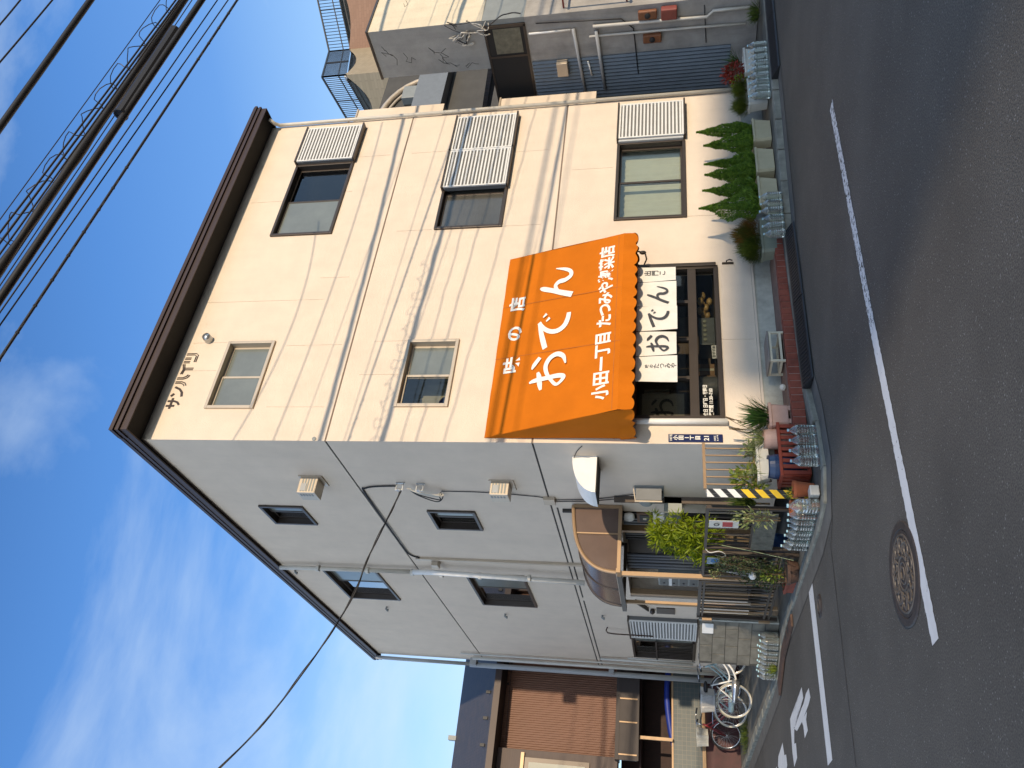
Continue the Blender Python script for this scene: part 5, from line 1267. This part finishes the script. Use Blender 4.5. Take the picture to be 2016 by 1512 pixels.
# ---------------------------------------------------------------- bicycles
def bicycle(name, label, frame_mt, tyre_mt, front_basket=True, rear_basket=False, carrier=True, child_seat=False):
    """city bicycle along +x, rear wheel at the origin"""
    t = thing(name, (0,0,0), label, 'bicycle'); R0, WB = .33, 1.08
    for cx in (0, WB):
        w_ = MB(); pts = [(cx+R0*math.cos(a),0,R0+R0*math.sin(a)) for a in [2*math.pi*k/36 for k in range(37)]]
        w_.tube(pts,.017,6,False); wo_ = w_.build('wheel', M['black'] if tyre_mt is None else tyre_mt, t, smooth=True)
        MB().tube([(cx+(R0-.022)*math.cos(a),0,R0+(R0-.022)*math.sin(a)) for a in [2*math.pi*k/36 for k in range(37)]],.010,6,False).build('rim', M['chrome'], wo_, smooth=True)
        s_ = MB()
        for k in range(28):
            a = 2*math.pi*k/28; b = a + (.5 if k%2 else -.5); s_.tube([(cx+.025*math.cos(b),.03*(1 if k%4<2 else -1),R0+.025*math.sin(b)),(cx+(R0-.03)*math.cos(a),0,R0+(R0-.03)*math.sin(a))],.0018,3,False)
        s_.lathe((cx,.035,R0),[(0,0),(.025,0),(.025,.07),(0,.07)],10,'y'); s_.build('spokes', M['chrome'], wo_)
        f_ = MB(); a0, a1 = ((.25,2.9) if cx == 0 else (.15,2.3)); n = 16
        vs = []
        for k in range(n+1):
            a = a0+(a1-a0)*k/n; 
            for q in (-.03,0,.03): vs.append((cx+(R0+.035-(.008 if q else 0))*math.cos(a), q, R0+(R0+.035-(.008 if q else 0))*math.sin(a)))
        f_.add(vs, [(3*i+j,3*i+j+1,3*i+3+j+1,3*i+3+j) for i in range(n) for j in range(2)])
        f_.build('mudguard', M['whiteplastic'] if frame_mt is M['whitep'] else M['chrome'], t, smooth=True)
    f = MB(); HT = V(WB-.19,0,.80); HB = V(WB-.14,0,.66); ST = V(.27,0,.78); BBk = V(.42,0,.29); RA = V(0,0,R0)
    f.tube([HT+V(-.02,0,.05),HB],.02,8); f.tube(smooth([tuple(HB+V(-.01,0,.02)),(.72,0,.44),(.58,0,.34),tuple(BBk)],5),.021,8)
    f.tube(smooth([tuple(HT+V(0,0,-.03)),(.70,0,.52),(.5,0,.42),(.36,0,.44)],5),.016,8); f.tube([ST,BBk],.016,8)
    for s in (-.05,.05): f.tube([BBk+V(0,s*.6,0),RA+V(0,s,0)],.010,6); f.tube([ST+V(-.01,s*.3,-.12),RA+V(0,s,0)],.009,6); f.tube([HB+V(0,s*.6,0),(WB-.06,s,.5),(WB,s,R0)],.012,6)
    f.build('frame', frame_mt, t, smooth=True)
    MB().tube(smooth([(WB-.42,-.27,.98),(WB-.30,-.25,1.0),(WB-.22,-.12,1.0),(WB-.22,.12,1.0),(WB-.30,.25,1.0),(WB-.42,.27,.98)],5),.012,8).tube([HT,(WB-.22,0,1.0)],.013,8).build('handlebar', M['chrome'], t, smooth=True)
    for s in (-1,1): MB().tube([(WB-.45,.27*s,.975),(WB-.33,.255*s,.995)],.018,8).build('grip', M['black'], t)
    MB().ball((.22,0,.88),.14,.085,.045,12,6).tube([(.235,0,.86),(.27,0,.76)],.013,8).build('saddle', M['black'], t, smooth=True)
    MB().tube([(0,-.055,R0),(.42,-.055,.30)],[.05,.085],10).build('chain_case', M['chrome'] if frame_mt is M['whitep'] else frame_mt, t, smooth=True)
    MB().bar((.42,-.06,.29),(.50,-.10,.18),.02).box(.46,-.18,.165,.55,-.09,.185).build('pedal', M['black'], t)
    if carrier:
        mb = MB()
        for s in (-.06,.06): mb.tube([(.18,s,.70),(-.28,s,.70)],.007,6); mb.tube([(-.02,s,.70),(-.0,s,R0)],.006,6)
        for k in range(4): mb.tube([(.12-.12*k,-.06,.70),(.12-.12*k,.06,.70)],.006,6)
        mb.build('carrier', M['chrome'], t)
    def basket(x, z, l, wd, h, mt_):
        mb = MB()
        for k in range(11):
            zz = z + h*k/10; e = .85 + .15*k/10
            P = [(x-l/2*e,-wd/2*e,zz),(x+l/2*e,-wd/2*e,zz),(x+l/2*e,wd/2*e,zz),(x-l/2*e,wd/2*e,zz)]
            mb.tube(P+[P[0]], .0055 if 0 < k < 10 else .009, 4, False)
        for k in range(13):
            u = -1+2*k/12
            for s in (-1,1): mb.tube([(x+l/2*.85*u,s*wd/2*.85,z),(x+l/2*u,s*wd/2,z+h)],.0048,4,False); mb.tube([(x+s*l/2*.85,wd/2*.85*u,z),(x+s*l/2,wd/2*u,z+h)],.0048,4,False)
            mb.tube([(x+l/2*.85*u,-wd/2*.85,z),(x+l/2*.85*u,wd/2*.85,z)],.0048,4,False)
        mb.build('basket', mt_, t)
    if front_basket: basket(WB+.10,.74,.28,.36,.24,M['whiteplastic'])
    if rear_basket: basket(-.02,.72,.36,.40,.25,M['alu'])
    MB().tube([(0,.07,R0),(-.08,.10,.02)],.008,6).build('stand', M['chrome'], t)
    return t
def put(o, x, y, z, ang): o.location = (x,y,z); o.rotation_euler = (0,0,ang)
whity = mat('cream_tyre',(.56,.52,.42),.7,.12,9)
ba = bicycle('bicycle','white city bicycle nearest the block wall, its rear wheel and wire basket towards the street',M['whitep'],whity,False,True,True); put(ba,-1.18,8.2,.078,math.atan2(-.56,.83))
bb = bicycle('bicycle','cream tyred bicycle with a bare rear carrier parked between the white and the red bicycle',mat('pale_blue_frame',(.40,.52,.50),.4,.06),whity,False,False,True); put(bb,-1.14,9.3,.082,math.atan2(-.50,.86))
bc = bicycle('bicycle','red bicycle farthest from the wall with a white front basket facing the side street',mat('red_frame',(.22,.015,.02),.35,.06),None,True,False,False); put(bc,-.42,10.5,.085,math.atan2(.62,-.80))
# ---------------------------------------------------------------- brown house behind
H = thing('brown_house', (-1,13,0), 'brown ribbed metal clad house with a dark roof beyond the bicycles', 'house')
HY = 11.9
mb = MB(); n = 64; vs = []
bx0, bx1 = -1.86, 1.6
for i in range(n*4+1):
    x = bx0+(bx1-bx0)*i/(n*4); d = .03 if i%4 in (0,1) else 0
    vs += [(x,HY-d,2.93),(x,HY-d,6.05)]
mb.add(vs, [(2*i,2*i+1,2*i+3,2*i+2) for i in range(n*4)]); mb.box(bx0,HY+.002,2.88,bx1,HY+.25,6.1)
mb.build('wall', mat('brown_cladding',(.205,.10,.062),.55,.05,1.5,stain=.05), H)
def tiles():
    mt = mat('slate_roof',(.06,.056,.058),.6,.3,3,.3,40)
    t = mt.node_tree; b = t.nodes['Principled BSDF']; br = t.nodes.new('ShaderNodeTexBrick'); tc = t.nodes.new('ShaderNodeTexCoord')
    br.inputs['Scale'].default_value = 3.2; br.inputs['Color1'].default_value = (.075,.066,.066,1); br.inputs['Color2'].default_value = (.05,.052,.06,1); br.inputs['Mortar'].default_value = (.02,.02,.02,1); br.inputs['Mortar Size'].default_value = .012
    t.links.new(tc.outputs['Object'], br.inputs['Vector']); t.links.new(br.outputs['Color'], b.inputs['Base Color']); return mt
M['slate'] = tiles()
mb = MB(); rx0, rx1 = -4.2, 3.0
mb.prism([(rx0,11.25,5.84),(rx0,15.0,7.66),(rx0,15.0,7.76),(rx0,11.25,5.94)],(rx1-rx0,0,0)); mb.prism([(rx0,15.0,7.66),(rx0,18.8,5.84),(rx0,18.8,5.94),(rx0,15.0,7.76)],(rx1-rx0,0,0))
rf = mb.build('roof', M['slate'], H)
mb = MB()
for k in range(9): x = 1.2-.62*k; y = 11.62; mb.box(x,y-.02,6.13,x+.07,y+.05,6.24)
mb.build('snow_guard', M['black'], rf)
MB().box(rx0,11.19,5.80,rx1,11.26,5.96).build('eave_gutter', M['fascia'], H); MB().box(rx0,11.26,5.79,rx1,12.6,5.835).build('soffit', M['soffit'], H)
MB().box(-1.30,14.9,7.72,-1.18,15.1,7.95).build('roof_vent', M['greyboard'], H)
mb = MB(); mb.box(bx0-.1,11.35,2.86,1.0,HY,2.95); mb.box(bx0-.1,11.33,2.40,1.0,11.36,2.45); mb.prism([(bx0-.1,11.36,2.44),(bx0-.1,11.42,2.44),(bx0-.1,11.42,2.88),(bx0-.1,11.36,2.88)],(2.8,0,0)); mb.build('lean_to_canopy', mat('canopy_brown',(.035,.025,.022),.6,.1,3), H)
mb = MB()
for x in (.1,-.62,-1.15,-1.86): mb.box(x,11.325,2.44,x+.03,11.358,2.86)
mb.build('canopy_bracket', M['bronzel'], H)
MB().bar((-1.42,11.5,2.4),(-1.42,11.5,1.62),.07).build('post', M['bronzel'], H)
mb = MB().box(-2.6,13.2,.05,2.2,13.3,2.9).box(-2.6,11.98,2.36,2.2,13.2,2.4); mb.build('carport_wall', mat('shaded_red_brown_wood',(.032,.011,.006),.7,.35,6,stretch=(6,1,1)), H)  # wood colour darkened to stand in for the shade under the canopy
mb = MB(); mb.tube(smooth([(.4,11.75,1.70),(-.4,11.73,1.75),(-1.2,11.72,1.66),(-1.75,11.7,1.5)],6),.07,8); mb.build('blue_tarp', mat('blue_tarp',(.012,.03,.22),.5,.2,8), H, smooth=True)
def tilewall():
    mt = mat('grey_tiles',(.17,.19,.18),.4,.1)
    t = mt.node_tree; b = t.nodes['Principled BSDF']; br = t.nodes.new('ShaderNodeTexBrick'); tc = t.nodes.new('ShaderNodeTexCoord'); mp = t.nodes.new('ShaderNodeMapping'); mp.inputs['Rotation'].default_value = (math.pi/2,0,0)
    br.offset = 0; br.inputs['Scale'].default_value = 1; br.inputs['Brick Width'].default_value = .10; br.inputs['Row Height'].default_value = .10; br.inputs['Mortar Size'].default_value = .004
    br.inputs['Color1'].default_value = (.085,.098,.092,1); br.inputs['Color2'].default_value = (.070,.084,.082,1); br.inputs['Mortar'].default_value = (.15,.14,.11,1)
    t.links.new(tc.outputs['Object'], mp.inputs[0]); t.links.new(mp.outputs[0], br.inputs['Vector']); t.links.new(br.outputs['Color'], b.inputs['Base Color']); return mt
MB().box(-4.5,11.62,.94,1.2,11.72,1.60).build('tile_parapet', tilewall(), H)
MB().box(-4.5,11.60,1.60,1.2,11.74,1.64).build('parapet_cap', M['bronzel'], H); MB().box(-4.5,11.59,.86,1.2,11.73,.938).build('wood_sill', M['bronzel'], H)
MB().box(-4.5,11.66,.02,1.2,11.72,.86).build('low_wall', mat('dark_red_board',(.055,.012,.012),.6,.3,5), H)
mb = MB().box(-6,HY-.25,2.9,-1.88,HY+.3,5.8); dw = mb.build('dark_wing', mat('dark_brown_cladding',(.075,.05,.042),.6,.15,4,stretch=(1,1,14)), H)
MB().box(-3.3,HY-.29,3.55,-2.05,HY-.248,5.1).build('window', M['bronze'], H)
MB().box(-3.2,HY-.30,3.65,-2.15,HY-.291,5.0).build('window_pane', M['curtain'], H)
MB().box(-3.4,HY-.32,5.12,-1.95,HY-.24,5.2).build('window_hood', M['bronzel'], H)
mb = MB(); mb.tube([(.2,HY-.08,5.7),(-1.7,HY-.08,5.66)],.006,5).ball((-.35,HY-.1,5.74),.03,.03,.03); mb.build('cable', M['cable'], H)
# ---------------------------------------------------------------- right neighbour
Q = thing('grey_stucco_house', (9,.5,0), 'cracked grey stucco shop house with blue corrugated siding at the right', 'house')
qx = 8.0; cracked = mat('cracked_stucco',(.33,.325,.30),.9,.15,2.5,.5,70,stain=.35)
mb = MB(); facade(mb,(qx,0,0),(0,1,0),(-1,0,0),-1.11,-.15,4.87,7.02,[]); mb.add([(qx,-1.11,4.87),(15,-1.11,4.87),(15,-1.11,7.05),(qx,-1.11,7.02),(qx,-.15,4.87),(15,-.15,4.87),(15,-.15,7.02),(qx,-.15,7.02)],[(0,1,2,3),(4,7,6,5),(3,2,6,7)])
mb.mi = [0,0,0,0]; mb.mi[1] = 1; mb.build('upper_wall', [cracked, mat('cream_render',(.66,.585,.44),.88,.08,2.5,.5,70,stain=.25)], Q)
mb = MB(); mb.box(qx,-1.10,.1,15,3.5,4.10); mb.box(qx+.35,-.2,4.1,14,3.4,4.9); mb.build('lower_wall', mat('old_grey_render',(.33,.31,.28),.9,.2,3,.5,60,stain=.5,stcol=(.12,.115,.10)), Q)
MB().box(qx-.02,-1.13,7.02,15,-.13,7.06).build('coping', M['bronze'], Q)
mb = MB(); rr = random.Random(17)
for k in range(9):
    y, z = rr.uniform(-1.05,-.25), rr.uniform(5.1,6.8); pts = [(qx-.002,y,z)]
    for i in range(5): y += rr.uniform(-.12,.12); z += rr.uniform(-.13,.13); pts.append((qx-.002,max(-1.08,min(-.18,y)),z))
    mb.tube(pts,.004,4,False)
for k in range(18):
    x, z = rr.uniform(8.2,12), rr.uniform(2.2,6.8); pts = [(x,-1.112,z)]
    for i in range(3): x += rr.uniform(-.15,.15); z += rr.uniform(-.13,.13); pts.append((x,-1.112,z))
    mb.tube(pts,.004,4,False)
mb.build('cracks', M['darkgroove'], Q)
# window recess as a solid box painted dark for shade, with a wooden shutter
MB().box(qx-.02,-.98,4.12,qx+.30,.85,4.865).build('recess_shade_box', M['dark'], Q)
MB().box(qx-.03,-.98,4.10,qx-.0,.85,4.14).box(qx-.03,-.98,4.83,qx,.85,4.868).box(qx-.03,-1.0,4.10,qx,-.95,4.86).box(qx-.03,-.40,4.14,qx-.021,-.36,4.83).build('window', M['bronze'], Q)
MB().box(qx-.026,-.93,4.20,qx-.0205,-.44,4.70).build('window_board', mat('old_board',(.14,.13,.09),.7,.3,12), Q)
MB().box(qx+.31,-1.1,4.101,15,3.4,4.869).box(qx,-1.105,4.101,qx+.309,-1.005,4.869).build('middle_wall', M['greyboard'], Q)
# corrugated blue siding
mb = MB(); n = 48; vs = []; y0_, y1_ = -.22, 3.3
for i in range(n*4+1):
    y = y0_+(y1_-y0_)*i/(n*4); d = .012*math.sin(i*math.pi/2)
    vs += [(qx-.016+d,y,.52),(qx-.016+d,y,4.08)]
mb.add(vs, [(2*i,2*i+1,2*i+3,2*i+2) for i in range(n*4)])
mb.build('corrugated_siding', mat('blue_grey_sheet',(.135,.165,.195),.5,.14,3,metal=.1,stain=.3), Q)
mb = MB(); n = 20; vs = []
for i in range(n*4+1):
    y = -.1+(3.2+.1)*i/(n*4); d = .02*math.sin(i*math.pi/2); vs += [(qx+.32+d,y,4.12),(qx+.32+d,y,4.88)]
mb.add(vs, [(2*i,2*i+1,2*i+3,2*i+2) for i in range(n*4)]); mb.build('upper_siding', mat('blue_grey_sheet_b',(.10,.14,.19),.5,.14,3,metal=.1), Q)
mb = MB(); mb.prism([(qx+.1,-.12,4.86),(15,-.12,4.86),(15,3.8,6.2),(qx+.1,3.8,6.2)],(0,-.03,.08)); mb.build('roof', M['slate'], Q)
pq = lambda pts, r, m_, nm='pipe': MB().tube(pts,r,8).build(nm, m_, Q, smooth=True)
pq([(qx-.06,-.83,2.9),(qx-.06,-.80,.95),(qx-.06,-.9,.85),(qx-.06,-.9,.25)],.028,M['pvc']); pq([(qx-.05,-.64,2.98),(qx-.05,-.62,1.1),(qx-.05,-.60,.3)],.02,M['pvc']); pq([(qx-.05,-.80,4.05),(qx-.05,-.80,3.3)],.02,M['whitep'])
pq([(qx-.06,-.82,3.25),(qx-.06,.6,3.15)],.03,M['pvcgrey']); pq([(qx-.07,-.75,2.85),(qx-.07,.45,2.78)],.032,M['pvcgrey']); pq([(qx-.05,-.15,3.05),(qx-.05,.15,3.0)],.015,M['whitep'])
pq([(qx-.04,-.98,3.9),(qx-.03,-.9,2.4),(qx-.03,-.7,2.2),(qx-.03,.2,2.15)],.010,M['cable'],'cable'); pq([(qx-.03,-1.0,1.0),(qx-.03,-.3,.95)],.008,M['cable'],'cable')
rr = random.Random(23)
for k in range(9):
    y = rr.uniform(-1.2,-.85); z = rr.uniform(4.7,5.5); pts = [(qx-.03,y,z)]
    for i in range(5): y += rr.uniform(-.16,.14); z += rr.uniform(-.28,.22); pts.append((qx-.03-rr.random()*.14,max(-1.25,min(-.7,y)),z))
    pq(smooth(pts,5),rr.choice((.006,.008,.011)),rr.choice((M['cable'],M['cable'],M['pvc'])),'cable')
MB().box(qx-.16,-.22,3.42,qx-.02,.05,3.62).build('meter_box', M['aluframe'], Q, bevel=.006)
for y,z in ((-.95,1.95),(-.50,1.88)):
    o = MB().box(qx-.10,y-.08,z-.16,qx-.02,y+.08,z+.16).build('gas_meter', mat('orange_brown_meter',(.20,.075,.03),.5,.3,9), Q, bevel=.02)
    MB().lathe((qx-.10,y,z),[(.05,0),(.05,.02),(0,.03)],12,'x').build('dial', M['black'], o)
MB().box(qx-.16,-1.06,1.45,qx-.02,-.86,1.72).build('red_box', mat('red_brown_box',(.22,.05,.035),.5,.2,6), Q, bevel=.02)
mb = MB()
for x in (8.15,8.75,9.35): mb.bar((x,-1.45,2.3),(x,-1.45,3.4),.03); mb.bar((x,-1.11,2.3),(x,-1.45,2.3),.03); mb.bar((x,-1.11,3.4),(x,-1.45,3.4),.03)
mb.bar((8.1,-1.45,2.32),(11,-1.45,2.32),.035); mb.bar((8.1,-1.45,3.4),(11,-1.45,3.4),.035); mb.bar((8.15,-1.44,2.3),(8.15,-1.44,3.4),.04)
mb.build('red_rail_frame', mat('red_steel',(.17,.02,.015),.5,.15,5), Q)
# ---------------------------------------------------------------- distant tiled block with roof railings
P_ = [at(1,13.0,612,-60), at(1,16.0,648,101), at(1,13.6,634,152), at(1,16.0,690,246)]
W_ = thing('tiled_apartment_block', (30,15,0), 'distant brown and beige tiled apartment block with a black roof railing', 'building')
zr = 16.6
def dtile(nm, c1, c2):
    mt = mat(nm, c1, .7, .1); t = mt.node_tree; b = t.nodes['Principled BSDF']; br = t.nodes.new('ShaderNodeTexBrick'); tc = t.nodes.new('ShaderNodeTexCoord'); mp = t.nodes.new('ShaderNodeMapping'); mp.inputs['Rotation'].default_value = (math.pi/2,0,0)
    br.inputs['Scale'].default_value = 1; br.inputs['Brick Width'].default_value = .30; br.inputs['Row Height'].default_value = .16; br.inputs['Mortar Size'].default_value = .012
    br.inputs['Color1'].default_value = (*c1,1); br.inputs['Color2'].default_value = (*c2,1); br.inputs['Mortar'].default_value = (*[x*.82 for x in c1],1)
    t.links.new(tc.outputs['Object'], mp.inputs[0]); t.links.new(mp.outputs[0], br.inputs['Vector']); t.links.new(br.outputs['Color'], b.inputs['Base Color']); return mt
tb, tg = dtile('brown_tiles',(.27,.155,.10),(.24,.135,.085)), dtile('beige_tiles',(.33,.27,.18),(.28,.23,.15))
for i,(mt_,pl,ph) in enumerate(((tb,(640,-60),(668,101)),(tg,(672,101),(655,150)),(tg,(655,150),(722,246)))):
    a, b = P_[i], P_[i+1]
    za, zb = at(0, a.x, *pl).z if False else a.z-1.25, b.z-1.25
    mb = MB(); n = 10; vs = []
    for k in range(n+1):
        p = a.lerp(b,k/n); z = za+(zb-za)*k/n - .55*math.sin(math.pi*k/n)
        vs += [(p.x,p.y,0),(p.x,p.y,z)]
    mb.add(vs, [(2*k,2*k+2,2*k+3,2*k+1) for k in range(n)]); mb.build('wall', mt_, W_)
    mb = MB(); m_ = 26
    for k in range(m_+1):
        p = a.lerp(b,k/m_); mb.bar((p.x,p.y,za+(zb-za)*k/m_-.1),(p.x,p.y,a.z+(b.z-a.z)*k/m_),.05 if k%13==0 else .028)
    mb.bar(a,b,.08); mb.bar(a-V(0,0,.9),b-V(0,0,.9),.05)
    for q in range(5): mb.bar(a-V(0,-.3,1.3+.25*q),b-V(0,-.3,1.3+.25*q),.06)
    mb.build('roof_railing', M['black'], W_)
MB().add([(p.x,p.y+.3,p.z-1.3) for p in P_]+[(45,30,15)],[(0,1,2,3,4)]).build('roof', M['greyboard'], W_)
MB().lathe(tuple(at(1,14.4,690,157)),[(0,0),(.25,.02),(.25,.3),(0,.32)],10,'y').build('wall_lamp', M['whitep'], W_)
K_ = thing('dark_grey_house', (14,7,0), 'dark grey house with a pale arched band between the corner building and its neighbour', 'house')
MB().box(11.6,6.0,0,19.5,10,at(1,6,760,170).z).build('wall', mat('charcoal_render',(.062,.06,.055),.8,.15,2), K_)
c_ = at(1,5.95,800,235); mb = MB()
for r_ in (1.55,1.35): mb.tube([(c_.x+r_*math.cos(a)*1.3,5.95,c_.z-.6+r_*math.sin(a)) for a in [math.pi*k/16 for k in range(17)]],.10 if r_>1.4 else .05,6)
mb.build('arched_band', M['aluframe'], K_, smooth=True)
a = at(1,5.9,835,150); b = at(1,5.9,868,235); MB().box(min(a.x,b.x)-.4,5.6,min(a.z,b.z),max(a.x,b.x)+.3,5.99,max(a.z,b.z)).build('parapet', mat('blue_grey_panel',(.15,.17,.19),.6,.08), K_)
a = at(1,5.8,812,185); MB().box(a.x-.3,5.7,a.z-.45,a.x+.3,5.98,a.z+.3).build('air_unit', M['greyboard'], K_, bevel=.02)
MB().prism([(11.6,4.2,5.2),(17.5,4.2,5.2),(17.5,6.0,6.6),(11.6,6.0,6.6)],(0,0,.1)).build('lower_roof', M['slate'], K_)
# ---------------------------------------------------------------- house across the street, behind the camera: it shades the road and the foot of the wall
O_ = thing('opposite_building', (30,-70,0), 'long apartment building across the street whose shadow covers the road', 'building')
MB().box(3.6,-76,0,60,-66,17.82).box(1.6,-75,0,3.598,-66,17.45).build('wall', mat('opposite_render',(.36,.33,.29),.85,.1,2), O_)
MB().box(3.5,-76.1,17.82,60.1,-65.95,17.95).build('roof', M['slate'], O_)
for i in range(5):
    o = MB().box(6+9*i,-65.99,5.6,9+9*i,-65.93,7.4).build('window', M['bronze'], O_); MB().box(6.1+9*i,-65.93,5.7,8.9+9*i,-65.92,7.3).build('pane', M['frosted'], o)
# ---------------------------------------------------------------- overhead lines
WY = -5.0
def line(name, pl, pt, r, label, wob=0, n=70, group='overhead lines along the street', coil=None, seed=0, wy=WY):
    a, b = at(1,wy,*pl), at(1,wy,*pt); d = b-a; R_ = random.Random(seed)
    r = r*(8.72+wy)/(8.72-5.0); wob = wob*.45
    A_ = a - d*5.0; B_ = b + d*4.0
    zig = lambda s: wob*(math.sin(s*5.1+seed)+.6*math.sin(s*11.3+seed*2))
    N_ = n if wob == 0 else 260; pts = []
    L_ = (B_-A_).length
    for i in range(N_+1):
        p = A_.lerp(B_, i/N_); s = (p-a).dot(d)/d.length; f = s/d.length
        p = p + V(0,0,.012*(f*f-f)) + V(0,zig(s)*.8,zig(s))
        pts.append(p)
    rr_ = [r*(1+.22*math.sin(i*.9+seed)*math.sin(i*.37)) for i in range(len(pts))] if name == 'trunk_cable' and wob else r
    t = tag(MB().tube(pts, rr_, 7).build(name, M['cable'], loc=a.lerp(b,.5), smooth=True), label, 'cable', group)
    line.last = t
    return a, b
line('power_line',(0,48),(40,0),.0095,'topmost short power line across the corner of the sky')
line('power_line',(0,122),(103,0),.0095,'second power line from the corner of the sky')
line('power_cable',(0,250),(178,0),.034,'thick loosely twisted cable standing apart between the power lines and the bundle',.006,seed=3)
line('power_line',(0,432),(315,0),.0045,'thin wire running just above the thick cable bundle',wy=-4.4)
line('telephone_cable',(0,458),(346,0),.009,'wavy thin cable at the upper side of the black bundle',.012,seed=5,wy=-5.5)
line('telephone_cable',(0,478),(353,0),.010,'second wavy cable at the upper side of the black bundle',.010,seed=6,wy=-5.25)
a1_, b1_ = line('trunk_cable',(0,528),(362,0),.037,'thickest black trunk cable with the loosely coiled wire around it',.010,seed=8,wy=-4.9)
line('telephone_cable',(0,500),(357,0),.008,'third wavy cable close above the thickest trunk cable',.014,seed=12,wy=-5.1)
line('telephone_cable',(0,545),(370,0),.007,'slack wavy cable close below the thickest trunk cable',.016,seed=15,wy=-4.8)
line('power_line',(0,562),(378,0),.005,'thin wire between the two thick black cables',wy=-4.5)
a2_, b2_ = line('trunk_cable',(0,588),(397,0),.032,'straight thick black cable carrying a fat sleeve',wy=-5.8)
line('telephone_cable',(0,615),(428,0),.006,'thin wavy wire just below the sleeved black cable',.010,seed=9,wy=-5.6)
line('power_line',(0,640),(449,0),.006,'thin straight wire second lowest of the overhead lines',wy=-4.6)
a3_, b3_ = line('twisted_cable',(0,706),(467,0),.011,'lowest overhead cable with small tie knots along it',wy=-4.2)
s0, s1 = at(1,-5.8,237,227), at(1,-5.8,346,60); MB_ = MB().tube([s0,s1],.045,10).tube([s0,s0+(s1-s0)*.02],.05,10)
sleeve = thing('cable_sleeve', s0.lerp(s1,.5), 'fat black splice sleeve on the thick straight overhead cable', 'sleeve'); MB_.build('tube', M['cable'], sleeve)
twisted = [o for o in COL.objects if o.name.startswith('twisted_cable')][0]
d = b3_-a3_; d1 = d.normalized(); mb = MB()
for k in range(47):
    if (k//5)%3 == 2: continue
    mb = MB()
    f = -.9+.056*k; p = a3_ + d*f + V(0,0,.012*(f*f-f)); mb.ball(p,.022,.017,.019,7,5)
    mb.tube([p+V(0,.012,.012),p+d1*.10+V(0,-.014,-.016)],.009,5); mb.build('cable_tie', M['cable'], twisted)
mb = MB(); d = b1_-a1_; u1 = d.normalized(); up = V(0,-.3,1); pts = []
for k in range(0,150):
    f = -.6+.0125*k; ph = k*.9; c = a1_ + d*f + V(0,0,.012*(f*f-f)) + V(0,0,.11)
    pts.append(c + V(0,.10*math.cos(ph),.085*math.sin(ph)) + u1*.05*math.sin(ph*2.3))
mb.tube(smooth([tuple(p) for p in pts],2),.0045,5)
tag(mb.build('spiral_hanger', M['cable'], loc=a1_.lerp(b1_,.5)), 'thin wire coiled in open loops around the thickest black cable', 'wire')
# two lines behind the camera that only throw their shadows on the wall
for k,(z,r) in enumerate(((7.15,.03),(6.75,.012))):
    tag(MB().tube([(-40,-13,z+1.6),(0,-13,z+.15),(30,-13,z-1.3)],r,7).build('power_cable', M['cable'], loc=(0,-13,z)), ('thick','thin')[k]+' cable on the far side of the street behind the viewer', 'cable','overhead lines along the street')
# service drop to the wall bracket
pth = [V(-.12,1.24,5.50)] + [at(1,1.26,*q) for q in ((768,1010),(745,1058),(720,1108),(700,1165),(655,1240),(600,1320),(530,1410),(433,1512))]
e = pth[-1]-pth[-2]; pth += [pth[-1]+e*3+V(0,0,.2)]
sp = smooth([tuple(p) for p in pth],6)
t = thing('service_cable', (-2,1.26,6.3), 'twin black service cable sloping from the side wall bracket up to the sky', 'cable')
MB().tube(sp,.011,6).build('main_strand', M['cable'], t, smooth=True)
MB().tube([Vector(p)+V(0,.015*math.sin(i*.5),.018*math.cos(i*.5)+.004) for i,p in enumerate(sp)],.006,5).build('twisted_strand', M['cable'], t, smooth=True)
